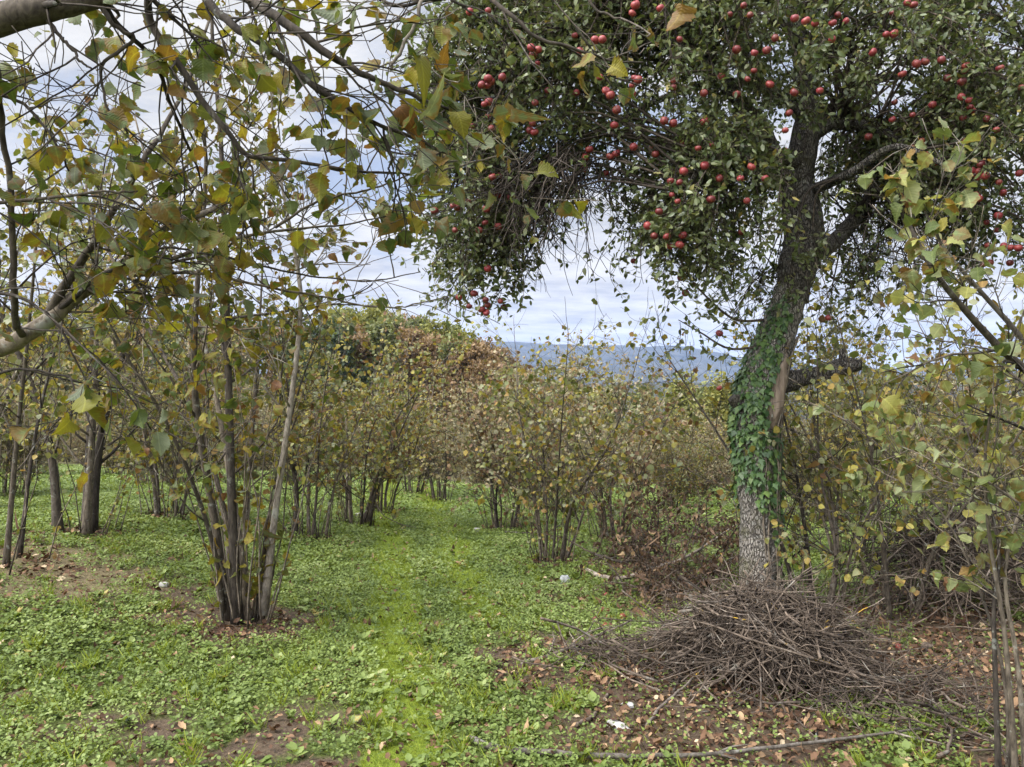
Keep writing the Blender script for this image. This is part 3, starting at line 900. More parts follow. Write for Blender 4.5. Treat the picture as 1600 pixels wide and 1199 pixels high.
def thicket():
    rg = np.random.default_rng(66)
    tb = Tubes(); lv = Leaves(HAZEL_LO)
    for x, y, z in thick:
        for i in range(9):
            a = rg.random() * 6.28
            c = curve(rg, V3(x, y, z), V3(math.cos(a) * .3, math.sin(a) * .3, 1), rg.uniform(2, 3.2), 7, (math.cos(a) * .5, math.sin(a) * .5, 0), .2)
            tb.add(c, np.linspace(.03, .006, 7), 4)
            for j in range(5):
                k = curve(rg, c[rg.integers(2, 7)], rdir(rg) + V3(0, 0, .5), rg.uniform(.4, 1.0), 4, (0, 0, .2), .3)
                tb.add(k, np.linspace(.009, .004, 4), 3)
                m = 9
                lv.add(k[rg.integers(1, 4, m)] + rg.normal(0, .13, (m, 3)), rdir(rg, m), unit(rdir(rg, m) + V3(0, 0, .6)), .12 * rg.uniform(.6, 1.2, m), rg.random(m))
    tb.add([(0, 40, -2.4), (0, 40, -2.3), (0, 40, -2.2)], .01, 3)
    o = link('hazel_thicket', tb.mesh('hazel_thicket'), M_bark_hazel)
    tag(o, 'far mass of hazel stems at the back of the orchard', 'hazel thicket', None, 'stuff')
    o = link('hazel_thicket_foliage', lv.mesh('hazel_thicket_foliage', (0, 0, 0), .28, .3, .05, 4), M_hazel_far)
    tag(o, 'far mass of dry hazel leaves at the back of the orchard', 'hazel thicket', None, 'stuff')


if thick: thicket()

# ------------------------------------------------------------------ apple tree
AD = 5.5
def apple_tree():
    rg = np.random.default_rng(5)
    loc = gpix(1190, 965)
    loc = V3((1190 - 800) / F * AD, AD, float(ground((1190 - 800) / F * AD, AD)))
    BARE.append((loc[0], loc[1], .7))
    root = thing('apple_tree', loc, 'old apple tree with an ivied trunk and drooping umbrella crown, right of the path', 'tree')

    def tube(px, n=50, k=26, lump=.16, rough=.06, name='trunk', mat=M_bark_apple, fat=.80):
        q = A([(*P(a, b, c), r * c / F) for a, b, c, r in px])
        q[:, 3] *= fat
        s = spline(q, n)
        t = Tubes(); t.add(s[:, :3] - loc, s[:, 3], k, .5)
        return link(name, t.mesh(name, rough=rough, lump=lump), mat, root), s

    _, trunk = tube([(1190, 1000, AD, 58), (1188, 960, AD, 44), (1186, 900, AD, 37), (1186, 800, AD, 36), (1182, 720, AD, 40), (1180, 660, AD, 43), (1186, 610, AD, 42), (1200, 560, AD, 38), (1222, 500, AD, 33), (1240, 450, AD, 32)], 70, 30)
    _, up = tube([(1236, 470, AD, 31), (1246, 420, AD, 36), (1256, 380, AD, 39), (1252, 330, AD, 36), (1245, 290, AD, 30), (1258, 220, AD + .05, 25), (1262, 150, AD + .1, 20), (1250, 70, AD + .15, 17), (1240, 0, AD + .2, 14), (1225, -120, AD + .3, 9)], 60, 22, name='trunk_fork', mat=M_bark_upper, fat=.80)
    limbs = []
    LB = [[(1246, 300, AD, 22), (1220, 265, AD - .05, 18), (1180, 190, AD - .2, 16), (1110, 110, AD - .3, 13), (1020, 60, AD - .4, 10), (900, 60, AD - .5, 8), (800, 120, AD - .5, 6), (740, 230, AD - .45, 4)],
          [(1262, 395, AD, 20), (1300, 380, AD + .1, 16), (1345, 330, AD + .3, 14), (1400, 250, AD + .4, 12), (1460, 170, AD + .4, 9), (1530, 150, AD + .3, 6), (1600, 220, AD + .2, 4)],
          [(1256, 220, AD, 16), (1300, 195, AD + .1, 13), (1360, 200, AD, 11), (1430, 240, AD - .2, 8), (1490, 330, AD - .3, 5)],
          [(1250, 70, AD + .1, 12), (1180, -20, AD, 10), (1080, -60, AD - .2, 8), (960, -40, AD - .3, 6), (860, 40, AD - .1, 4)],
          [(1245, 40, AD + .2, 12), (1330, -40, AD + .2, 10), (1440, -50, AD + .2, 8), (1550, 20, AD + .1, 5), (1640, 120, AD, 4)],
          [(1258, 180, AD, 12), (1200, 140, AD + .4, 10), (1110, 130, AD + .8, 8), (1000, 170, AD + 1., 6), (900, 230, AD + 1.0, 4)],
          [(1262, 230, AD, 12), (1320, 150, AD + .5, 10), (1420, 120, AD + .9, 8), (1520, 200, AD + 1.1, 5)],
          [(1250, 260, AD, 12), (1190, 230, AD - .4, 9), (1120, 230, AD - .7, 7), (1070, 300, AD - .8, 4)],
          [(1262, 300, AD, 12), (1330, 270, AD - .4, 9), (1400, 230, AD - .6, 7), (1480, 260, AD - .7, 4)]]
    for L in LB:
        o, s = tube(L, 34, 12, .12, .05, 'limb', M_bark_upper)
        limbs.append(s)
    nodes = np.concatenate([s[5:, :3] for s in limbs] + [up[25:, :3]])
    # broken stubs and bare wood
    tube([(1215, 600, AD - .02, 24), (1250, 590, AD - .05, 17), (1290, 582, AD - .1, 15), (1320, 572, AD - .12, 17), (1345, 570, AD - .14, 11)], 22, 14, .3, .15, 'dead_stub', M_bark_upper)
    tube([(1322, 575, AD - .12, 12), (1318, 560, AD - .12, 9), (1315, 545, AD - .12, 4)], 8, 10, .3, .2, 'dead_stub', M_bark_upper)
    tube([(1180, 650, AD - .02, 26), (1158, 632, AD - .04, 17), (1146, 620, AD - .05, 13)], 10, 14, .3, .15, 'dead_stub', M_bark_upper)
    tube([(1204, 672, AD - .10, 8), (1209, 640, AD - .12, 15), (1215, 600, AD - .11, 15), (1222, 560, AD - .09, 11), (1226, 535, AD - .08, 5)], 24, 18, .25, .12, 'bare_wood', M_wood_raw)
    # crown masses: centre px, py, distance, radii in m, share
    LOB = [(733, 320, 5.15, .36, .5, .62, .85), (745, 430, 5.1, .25, .24, .30, .35), (790, 140, 5.2, .70, .8, .62, 1.25), (690, 250, 5.2, .22, .35, .4, .25),
           (980, 130, 5.2, 1.0, .9, .72, 1.7), (1090, 320, 5.0, .55, .55, .50, .9), (1050, 400, 5.0, .26, .3, .22, .2), (1150, 110, 5.2, .55, 1., .8, .65),
           (1010, -60, 5.4, 1.2, 1.1, .7, .9), (1250, -70, 5.6, 1.5, 1.3, .6, 1.0), (1400, 110, 5.4, .85, 1.0, .65, 1.15), (1530, 250, 5.3, .55, .8, .62, 1.1),
           (1560, 60, 5.5, .6, .9, .6, .6), (1430, 300, 5.6, .45, .8, .45, .5), (1580, 380, 5.2, .3, .5, .3, .3), (1330, 330, 5.9, .5, .6, .5, .22), (1180, 440, 5.6, .35, .5, .25, .10), (1350, 470, 6.0, .4, .5, .4, .12)]
    lobes = [(P(a, b, c) - 0, V3(rx, ry, rz), sh) for a, b, c, rx, ry, rz, sh in LOB]
    tw, hang = Tubes(), Tubes()
    lv = Leaves(APPLE_LEAF)
    for ci, (c, r, sh) in enumerate(lobes):
        for i in range(int(62 * sh)):
            u = rdir(rg)
            if u[2] < -.4 and rg.random() < .4: u[2] = -u[2]
            e = c + u * r * rg.uniform(.62, 1.02)
            k = np.argsort(((nodes - (c + V3(0, 0, r[2] * .35))) ** 2).sum(1))[:30]
            s0 = nodes[rg.choice(k)]
            mid = (s0 + e) / 2 + V3(0, 0, .28 * np.linalg.norm(e - s0)) + rg.normal(0, .05, 3)
            q3 = e * .72 + mid * .28 + V3(0, 0, .05) + rg.normal(0, .04, 3)
            cv = spline([s0, mid, q3, e + V3(0, 0, -.05)], 12)
            tw.add(cv - loc, np.linspace(.009, .002, 12), 5)
            ns = 34
            tt = rg.beta(2.4, 1.0, ns) * 10.99
            ii = tt.astype(int); fr = (tt - ii)[:, None]
            q = cv[ii] * (1 - fr) + cv[ii + 1] * fr
            for w in q:
                dd = unit(rdir(rg) + V3(0, 0, -.25) + .4 * u)
                l = rg.uniform(.06, .24)
                kk = curve(rg, w, dd, l, 4, (0, 0, -.3), .3)
                if rg.random() < .85: tw.add(kk - loc, np.linspace(.0024, .001, 4), 3)
                m = rg.integers(2, 6)
                pp = kk[rg.integers(1, 4, m)] + rg.normal(0, .012, (m, 3))
                lv.add(pp - loc, unit(rdir(rg, m) + .55 * dd + V3(0, 0, -.2)), unit(rdir(rg, m) * .9 + V3(0, 0, .7)), .047 * rg.uniform(.6, 1.25, m), np.clip(rg.normal(.42, .17) + rg.normal(0, .2, m), 0, 1))
    # bare twigs hanging in the arch and under the right boughs
    for (x0, x1, y0, y1, d0, n_, ln, sx, lf) in [(790, 910, 225, 290, 5.1, 180, (.35, .95), -.35, .12), (880, 970, 235, 275, 5.2, 60, (.15, .65), -.3, .05), (790, 870, 290, 350, 5.1, 100, (.2, .6), -.35, .2),
                                          (1330, 1460, 230, 350, 5.7, 150, (.3, .7), .25, .25), (1280, 1420, 150, 250, 5.9, 110, (.3, .7), .2, .3), (1150, 1240, 380, 460, 5.7, 40, (.3, .6), -.2, .4), (1300, 1440, 330, 420, 5.8, 70, (.3, .75), .0, .5), (1120, 1200, 140, 300, 5.8, 60, (.3, .6), -.2, .4), (950, 1120, 300, 380, 5.4, 45, (.2, .45), 0, .6)]:
        for i in range(n_):
            q = P(rg.uniform(x0, x1), rg.uniform(y0, y1), d0 + rg.normal(0, .28))
            cv = curve(rg, q, V3(sx + rg.normal(0, .35), rg.normal(0, .35), -.75), rg.uniform(*ln), 9, (rg.normal(0, .5), 0, rg.uniform(-.6, .4)), .95)
            hang.add(cv - loc, np.linspace(.0046, .0014, 9), 4)
            for j in range(rg.integers(1, 4)):
                kk = curve(rg, cv[rg.integers(2, 8)], rdir(rg) + V3(0, 0, -.8), rg.uniform(.06, .2), 5, (0, 0, .2), .4)
                hang.add(kk - loc, np.linspace(.0018, .0009, 5), 3)
                if rg.random() < lf:
                    m = rg.integers(2, 6)
                    lv.add(kk[rg.integers(1, 5, m)] - loc, unit(rdir(rg, m) + V3(0, 0, -.5)), unit(rdir(rg, m) + V3(0, 0, .5)), .048 * rg.uniform(.6, 1.2, m), rg.random(m) * .6)
    # leafy sprays standing out from the outline
    for (a, b, d_, n_, sp) in [(650, 340, 5.1, 14, .1), (690, 420, 5.1, 12, .1), (740, 480, 5.1, 14, .07), (700, 130, 5.2, 12, .12), (1080, 500, 5.3, 14, .18), (1110, 560, 5.3, 10, .14), (960, 400, 5.1, 10, .08), (1150, 480, 5.4, 14, .15), (1050, 440, 5.1, 10, .08), (1480, 30, 5.4, 10, .2), (1330, 500, 5.6, 16, .25), (1420, 450, 5.6, 16, .25)]:
        for i in range(n_):
            e = P(a, b, d_) + rg.normal(0, sp, 3)
            kk = curve(rg, e + V3(rg.normal(0, .08), 0, .14), V3(rg.normal(0, .6), 0, -1), rg.uniform(.12, .3), 6, (rg.normal(0, .5), 0, .4), .3)
            tw.add(kk - loc, np.linspace(.0028, .001, 6), 3)
            m = rg.integers(4, 10)
            lv.add(kk[rg.integers(1, 6, m)] - loc, unit(rdir(rg, m) + V3(0, 0, -.3)), unit(rdir(rg, m) + V3(0, 0, .6)), .05 * rg.uniform(.6, 1.2, m), rg.random(m))
    for pth in ([(1200, 500, AD), (1150, 500, AD - .1), (1110, 470, AD - .15), (1075, 430, AD - .2), (1050, 380, AD - .3)], [(1195, 540, AD), (1140, 545, AD - .1), (1095, 520, AD - .15), (1060, 500, AD - .15)], [(1262, 400, AD), (1310, 440, AD + .2), (1360, 440, AD + .3), (1390, 480, AD + .3)]):
        cv = spline([P(*q) for q in pth], 14)
        tw.add(cv - loc, np.linspace(.011, .003, 14), 6)
    link('branches', tw.mesh('branches'), M_twig_apple, root)
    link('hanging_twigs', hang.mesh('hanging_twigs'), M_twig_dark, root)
    link('crown', lv.mesh('crown', (0, 0, 0), .22, .35, .03, 3), M_apple_leaf, root)
    # ivy
    iv = Leaves(IVY); st = Tubes()
    iroot = thing('ivy', loc, 'dark green ivy climbing the middle of the old apple trunk', 'plant')
    for i in range(4600):
        k = rg.integers(12, 69)
        c, r = trunk[k, :3], trunk[k, 3]
        py = 599.5 + (EYE - c[2]) * F / c[1]
        a = rg.uniform(0, 2 * math.pi)
        rt = math.cos(a)                      # +1 on the right flank of the trunk
        if py > 775 + 25 * math.sin(a * 3) and rt < .0 + (py - 760) / 190: continue
        if py > 905: continue
        if py > 820 and rg.random() < .35: continue
        if 540 < py < 670 and rt > .15 and math.sin(a) < .4: continue
        if py < 540 and (rt > .1 or rg.random() < (540 - py) / 90): continue
        o = V3(math.cos(a), math.sin(a), 0)
        q = c + o * (r + rg.uniform(.0, .03)) + V3(0, 0, rg.normal(0, .015))
        iv.add(q - loc, unit(V3(0, 0, -1) + o * .35 + rdir(rg) * .55), unit(o + rdir(rg) * .5 + V3(0, 0, .3)), .048 * rg.choice([.55, .8, 1.0, 1.2]) * rg.uniform(.8, 1.1), rg.random())
    for i in range(11):
        a = rg.uniform(-1.9, .9)
        kk = np.arange(4, 60, 2)
        pts = A([trunk[k, :3] + V3(math.cos(a + .01 * k), -abs(math.sin(a)) if a < 0 else -.3, 0) * (trunk[k, 3] + .004) for k in kk]) - loc + rg.normal(0, .006, (len(kk), 3))
        st.add(pts, np.linspace(.009, .004, len(kk)), 5)
    link('vine_stem', st.mesh('vine_stem'), M_bark_hazel, iroot)
    link('foliage', iv.mesh('foliage', (0, 0, 0), .15, -.15, .0, 8), M_ivy, iroot)
    return lobes


lobes = apple_tree()


def front_depth(px, py):
    dirv = V3((px - 800) / F, 1.0, -(py - 599.5) / F)
    best = 9.
    for c, r, sh in lobes:
        o = (V3(0, 0, EYE) - c) / r; dd = dirv / r
        a = dd @ dd; b = 2 * o @ dd; k = o @ o - 1
        q = b * b - 4 * a * k
        if q > 0 and sh > .21: best = min(best, (-b - math.sqrt(q)) / (2 * a))
    return best if best < 8 else 5.25


def apple_mesh(seed=0, sq=.9):
    n, k = 14, 16
    v, l, s = [], [], []
    for i in range(n + 1):
        t = math.pi * i / n
        r = math.sin(t) * (1 + .08 * math.cos(t)) + 0.0
        z = sq * math.cos(t) - .28 * math.exp(-(t / .42) ** 2) + .16 * math.exp(-((math.pi - t) / .35) ** 2)
        for j in range(k):
            a = 2 * math.pi * j / k
            w = 1 + .025 * math.cos(5 * a) * (t / math.pi) + .03 * math.sin(a + seed)
            v.append((r * w * math.cos(a), r * w * math.sin(a), z))
    for i in range(n):
        for j in range(k):
            s.append(len(l)); l += [i * k + j, (i + 1) * k + j, (i + 1) * k + (j + 1) % k, i * k + (j + 1) % k]
    b = len(v)                                   # stalk
    for z, rr in ((.55, .045), (1.15, .035)):
        for j in range(5): v.append((rr * math.cos(j * 1.2566) + (.06 if z > 1 else 0), rr * math.sin(j * 1.2566), z))
    for j in range(5):
        s.append(len(l)); l += [b + j, b + (j + 1) % 5, b + 5 + (j + 1) % 5, b + 5 + j]
    return mesh_from('apple', A(v) * .0246, A(l), A(s))


AP = [(734, 19), (830, 75), (841, 78), (833, 87), (763, 123), (768, 128), (753, 133), (762, 134), (764, 159), (757, 163), (763, 182), (836, 161), (832, 193), (835, 207), (828, 204), (737, 221), (738, 197), (715, 223), (686, 212),
      (921, 234), (915, 246), (947, 271), (960, 196), (954, 149), (990, 230), (1017, 232), (1024, 241), (963, 240), (953, 245), (1038, 189), (1052, 193), (1054, 127), (1052, 137), (997, 125), (988, 134), (988, 147), (977, 152), (947, 142), (964, 172), (941, 62), (930, 63), (906, 81), (963, 99), (988, 21), (993, 8), (1032, 13),
      (1091, 232), (1068, 268), (1062, 285), (1048, 283), (1059, 315), (1050, 305), (1030, 331), (1012, 353), (1022, 369), (1042, 370), (1047, 385), (1067, 368), (1062, 383), (778, 306), (799, 308), (769, 277), (760, 327), (778, 354), (758, 348), (749, 360), (679, 330), (708, 322), (711, 360), (913, 264),
      (1259, 33), (1242, 29), (1274, 37), (1301, 36), (1322, 33), (1309, 24), (1300, 62), (1397, 53), (1364, 82), (1428, 8), (1418, 4), (1162, 9), (1140, 23), (1172, 24), (1509, 103), (1507, 112), (1514, 157), (1502, 152), (1516, 168), (1542, 186), (1426, 180), (1394, 187), (1357, 214), (1440, 221), (1493, 242), (1460, 255), (1518, 268), (1507, 277), (1540, 275), (1533, 257), (1519, 306), (1568, 300), (1560, 337), (1544, 384), (1568, 384), (1579, 387), (1591, 388), (1547, 411), (1537, 413), (1227, 204), (1226, 236), (1281, 142), (1174, 261), (1124, 279), (1195, 279), (1111, 312), (1101, 259), (1168, 124), (1593, 271),
      (717, 465), (733, 479), (759, 469), (762, 477), (753, 484), (760, 489), (782, 471), (788, 480), (741, 459), (762, 420), (990, 408), (1049, 442), (1064, 434), (1071, 458), (1084, 445), (1294, 497), (1124, 521), (1124, 607)]
rx = np.random.default_rng(12)
for bx, by, sx, sy, n_ in ((1530, 230, 60, 110, 15), (1420, 130, 90, 80, 10), (1090, 190, 90, 110, 9), (860, 110, 90, 70, 8), (740, 300, 50, 80, 7), (1200, 90, 90, 60, 10), (1560, 390, 30, 40, 6)):
    for i in range(n_): AP.append((int(rx.normal(bx, sx * .7)), int(abs(rx.normal(by, sy * .7)))))
LONE = {(1124, 521): 'red apple hanging alone beside the trunk, left of the ivy top', (1124, 607): 'lowest red apple, hanging alone left of the ivied trunk', (1294, 497): 'red apple hanging alone in the gap right of the trunk'}
am = [apple_mesh(0, .9), apple_mesh(2, .82), apple_mesh(4, .97)]
for m_ in am: m_.materials.append(M_apple)
ra = np.random.default_rng(4)
stalks = []
for i, (px, py) in enumerate(AP):
    d = front_depth(px, py) + (.02 + abs(ra.normal(0, .06)) if i < 160 else ra.uniform(.02, .3))
    o = bpy.data.objects.new('apple', am[i % 3]); COL.objects.link(o)
    o.location = P(px, py, d); s = ra.uniform(.75, 1.12); o.scale = (s, s, s)
    o.rotation_euler = (ra.normal(0, .35), ra.normal(0, .35), ra.random() * 6)
    if (px, py) in LONE: tag(o, LONE[(px, py)], 'apple', 'red apples in the apple tree')
    else:
        reg = 'in the low tip of the left drooping bough' if py > 400 and px < 900 else 'in the drooping left bough beside the arch of bare twigs' if px < 860 and py > 255 else 'high in the left part of the crown' if px < 880 else 'in the middle of the crown above the arch' if px < 1100 and py < 260 else 'in the hanging bough left of the trunk' if px < 1205 and py >= 250 else 'in the drooping right bough of the crown' if px > 1380 and py > 130 else 'high in the crown above the trunk'
        tag(o, 'red apple hanging among leaves ' + reg, 'apple', 'red apples in the apple tree')
fm = apple_mesh(3, .85); fm.materials.append(M_apple_old)
FA = [(815, 919), (942, 959), (950, 961), (951, 971), (945, 984), (953, 986), (973, 969), (947, 935), (1404, 1018), (930, 975)]
for i, (px, py) in enumerate(FA):
    g = gpix(px, py)
    o = bpy.data.objects.new('apple', fm); COL.objects.link(o)
    o.location = g + V3(0, 0, .026); o.rotation_euler = (ra.uniform(.5, 2.4), ra.uniform(-1, 1), ra.random() * 6); s = ra.uniform(.8, 1.); o.scale = (s, s, s)
    lab = {0: 'fallen red apple lying alone on the grass path', 8: 'fallen red apple between the two brush heaps'}.get(i, 'fallen red apple in the cluster on the litter left of the apple trunk')
    tag(o, lab, 'apple', 'fallen apples on the ground')

# ------------------------------------------------------------------ brush heaps
def mound(q, x, y):
    r = ((x - q[0]) / q[2]) ** 2 + ((y - q[1]) / q[3]) ** 2
    return q[4] * np.clip(1 - r, 0, 1) ** 0.55 * (.55 + .9 * fbm(np.asarray(x) * 2.6 + 11, np.asarray(y) * 2.6 + 4, 3))


def stick(rg, q, layer, L, n=9, spread=1.0):
    for _ in range(30):
        u = rg.uniform(-1, 1, 2)
        if u @ u < 1: break
    u = u * (.35 + .65 * rg.random())
    x = q[0] + u[0] * q[2] * spread; y = q[1] + u[1] * q[3] * spread
    a = rg.normal(0, .8) + (0 if rg.random() < .6 else rg.uniform(.8, 2.2))
    dx, dy = math.cos(a), math.sin(a)
    t = np.linspace(-.5, .5, n)
    b = rg.normal(0, .30) * L
    xs = x + t * L * dx - (t * t * 4 - .3) * b * dy + np.cumsum(rg.normal(0, .014, n)); ys = y + t * L * dy + (t * t * 4 - .3) * b * dx + np.cumsum(rg.normal(0, .014, n))
    h = mound(q, xs, ys) * layer
    k = np.ones(3) / 3
    h = np.convolve(np.pad(h, 1, 'edge'), k, 'valid'); h = np.convolve(np.pad(h, 1, 'edge'), k, 'valid')
    z = ground(xs, ys) + .012 + h + rg.normal(0, .22) * t + rg.uniform(0, .06) + np.cumsum(rg.normal(0, .006, n))
    z = np.maximum(z, ground(xs, ys) + .008)
    return np.stack([xs, ys, z], 1)


def brush(q, n, seed, label, name='brush_pile'):
    rg = np.random.default_rng(seed)
    tb = Tubes()
    for i in range(n):
        layer = math.sqrt(rg.random()) if rg.random() < .8 else rg.uniform(.9, 1.12)
        L = rg.uniform(.25, .85)
        c = stick(rg, q, layer, L, 9, 1.0 if rg.random() < .75 else 1.3)
        r = rg.uniform(.002, .0052) if rg.random() < .85 else rg.uniform(.005, .0095)
        tb.add(c, np.linspace(r, r * .4, 9), 5)
        for j in range(rg.integers(2, 6)):
            k = curve(rg, c[rg.integers(1, 8)], unit(c[-1] - c[0]) + rdir(rg) * .9, rg.uniform(.08, .36), 6, (0, 0, -.15), .7)
            k[:, 2] = np.maximum(k[:, 2], ground(k[:, 0], k[:, 1]) + .004)
            tb.add(k, np.linspace(r * .6, .001, 6), 4)
    o = link(name, tb.mesh(name), M_brush)
    return tag(o, label, 'brushwood', None, 'stuff')


brush(PILE1, 680, 41, 'near heap of grey cut twigs and branches in front of the apple tree')
brush(PILE2, 620, 42, 'farther heap of cut twigs behind the pale hazel at the right')
brush((.75, 4.45, .6, .45, .05), 60, 43, 'thin spread of broken twigs left of the near brush heap', 'twig_litter')
brush((1.95, 3.8, .7, .5, .05), 80, 44, 'thin spread of broken twigs right of the near brush heap', 'twig_litter')
rgb = np.random.default_rng(50)
for i in range(46):
    q = PILE1 if i < 32 else PILE2
    c = stick(rgb, q, rgb.uniform(.95, 1.15), rgb.uniform(.45, 1.05), 12, .85)
    r = rgb.uniform(.0045, .0085)
    off = c[0].copy()
    t = Tubes(); t.add(c - off, np.linspace(r, r * .4, 12), 7)
    for j in range(rgb.integers(3, 7)):
        k = curve(rgb, c[rgb.integers(3, 11)], unit(c[-1] - c[0]) + rdir(rgb) * .7, rgb.uniform(.1, .4), 6, (0, 0, -.1), .35)
        t.add(k - off, np.linspace(r * .6, .0014, 6), 5)
    o = link('cut_branch', t.mesh('cut_branch', rough=.12), M_brush_lichen if i % 3 == 0 else M_brush)
    o.location = off
    heap = 'near brush heap' if i < 32 else 'farther brush heap at the right'
    tag(o, ('cut branch with yellow lichen on top of the ' if i % 3 == 0 else 'bare grey cut branch on top of the ') + heap, 'branch', 'cut branches on the brush heaps')


def ground_branch(pix, r0, r1, label, mat, side=4, seed=1, lift=.0, name='fallen_branch'):
    rg = np.random.default_rng(seed)
    pts = []
    for px, py, h in pix:
        g = gpix(px, py)
        d = g[1]
        pts.append(g + V3(0, 0, h + r0 * .9 + lift))
    c = spline(pts, 26) + np.cumsum(rg.normal(0, .003, (26, 3)), axis=0)
    c[:, 2] = np.maximum(c[:, 2], ground(c[:, 0], c[:, 1]) + r0 * .6)
    off = c[0].copy()
    t = Tubes(); t.add(c - off, np.linspace(r0, r1, 26), 9)
    for j in range(side):
        k0 = rg.integers(5, 25)
        k = curve(rg, c[k0], unit(c[min(k0 + 1, 25)] - c[k0 - 1]) + rdir(rg) * V3(.8, .8, .4), rg.uniform(.15, .5), 7, (0, 0, -.1), .35)
        k[:, 2] = np.maximum(k[:, 2], ground(k[:, 0], k[:, 1]) + .005)
        t.add(k - off, np.linspace(r0 * .4, .0015, 7), 5)
    o = link(name, t.mesh(name, rough=.14), mat); o.location = off
    return tag(o, label, 'branch', 'fallen branches on the grass')


ground_branch([(736, 1160, .0), (770, 1175, 0), (850, 1186, .0), (960, 1192, 0), (1080, 1194, 0), (1180, 1190, 0), (1300, 1178, .01), (1450, 1165, .02)], .016, .005, 'long smooth fallen branch along the bottom edge of the picture', M_bark_pale, 4, 2)
ground_branch([(812, 1040, .0), (850, 1030, .01), (890, 1022, .02), (925, 1012, .03), (990, 985, .06)], .013, .006, 'lichen-yellowed branch poking out left of the near brush heap', M_brush_lichen, 4, 3)
ground_branch([(900, 1138, .0), (925, 1120, 0), (945, 1085, .0), (944, 1060, .01)], .011, .006, 'short curved grey branch on the litter left of the near brush heap', M_brush, 1, 4)
ground_branch([(1010, 1140, .0), (1040, 1110, .03), (1080, 1085, .06), (1115, 1065, .10)], .009, .004, 'pale lichened stick leaning on the front of the near brush heap', M_brush_lichen, 2, 5)
ground_branch([(905, 890, .0), (960, 912, .02), (1030, 905, .08), (1075, 895, .12), (1150, 860, .25)], .022, .010, 'thick lichened branch lying under the withered brown leaves', M_brush_lichen, 6, 6)
ground_branch([(930, 885, .1), (975, 893, .1), (1010, 890, .1)], .014, .008, 'dark cut branch end pointing at the path from the withered pile', M_bark_dark, 2, 7)
ground_branch([(790, 835, .02), (830, 838, .02), (875, 833, .04)], .016, .01, 'fallen grey branch under the bushy hazel right of the path', M_bark_hazel, 3, 8)

# withered branches with brown leaves, left of the apple trunk
def withered(cx, cy, label, seed, n=9, hgt=1.0, group='withered cut branches'):
    rg = np.random.default_rng(seed)
    g = gpix(cx, cy)
    BARE.append((g[0], g[1], .55))
    root = thing('withered_branch', g, label, 'branch', group)
    lv = Leaves(DRY_LEAF); tb = Tubes()
    for i in range(n):
        b = V3(rg.normal(0, .32), rg.normal(0, .22), .02)
        c = curve(rg, b, V3(rg.normal(0, .7), rg.normal(0, .4), 1.0), hgt * rg.uniform(.5, 1.15), 8, (rg.normal(0, .6), 0, -.5), .4)
        tb.add(c, np.linspace(.010, .003, 8), 5)
        for j in range(16):
            k = curve(rg, c[rg.integers(1, 8)], rdir(rg) + V3(0, 0, .15), rg.uniform(.12, .42), 6, (0, 0, -.3), .45)
            tb.add(k, np.linspace(.003, .001, 6), 3)
            m = rg.integers(1, 6)
            lv.add(k[rg.integers(1, 6, m)] + rg.normal(0, .01, (m, 3)), unit(rdir(rg, m) * .7 + V3(0, 0, -1)), rdir(rg, m), .055 * rg.uniform(.5, 1.3, m), rg.random(m))
    link('branches', tb.mesh('branches'), M_brush, root)
    link('foliage', lv.mesh('foliage', (0, 0, 0), .6, .9, .1, seed), M_brown_leaf, root)


withered(990, 880, 'cut bough with hanging withered brown leaves, nearest the path', 61, 13, .95)
withered(1060, 900, 'cut bough of brown leaves lying against the left of the apple trunk', 62, 14, .8)
withered(1100, 850, 'withered brown bough standing behind the left of the apple trunk', 63, 8, 1.0)
withered(1050, 935, 'low tangle of brown twigs in front of the withered boughs', 64, 14, .38)

# rubble and scraps
def lump(px, py, sx, sy, sz, label, mat, seed, cat='stone', name='stone', group=None, rz=0.):
    rg = np.random.default_rng(seed)
    n, k = 7, 10
    v, l, s = [], [], []
    for i in range(n + 1):
        t = math.pi * i / n
        for j in range(k):
            a = 2 * math.pi * j / k
            d = A([math.sin(t) * math.cos(a), math.sin(t) * math.sin(a), math.cos(t)])
            d = np.sign(d) * np.abs(d) ** .6 * (1 + rg.normal(0, .06))
            v.append(d * V3(sx, sy, sz))
    for i in range(n):
        for j in range(k):
            s.append(len(l)); l += [i * k + j, (i + 1) * k + j, (i + 1) * k + (j + 1) % k, i * k + (j + 1) % k]
    o = link(name, mesh_from(name, A(v), A(l), A(s), None, None, False), mat)
    g = gpix(px, py)
    o.location = g + V3(0, 0, sz * .7); o.rotation_euler = (rg.normal(0, .1), rg.normal(0, .1), rz)
    return tag(o, label, cat, group)


lump(966, 1141, .062, .022, .016, 'long white chunk of rubble in front of the near brush heap', M_stone, 1, rz=-.75)
lump(980, 1106, .032, .022, .014, 'small white rubble piece on the litter above the long white chunk', M_stone, 2)
lump(746, 831, .055, .03, .03, 'white stone at the right side of the grass path', M_stone, 3)
lump(883, 915, .045, .04, .05, 'grey stone beside the withered pile and the path', M_grey, 4)
lump(562, 809, .07, .03, .04, 'white scrap at the foot of the fan-stemmed hazel', M_stone, 5, 'scrap', 'scrap')
lump(256, 917, .035, .022, .02, 'pale stone on the grass left of the tall many-stemmed hazel', M_stone, 6)
lump(470, 871, .035, .02, .016, 'small white stone on the grass between the left hazels and the path', M_stone, 7)
lump(1448, 1018, .03, .028, .028, 'pale yellowish stone between the two brush heaps', M_wood_raw, 8)


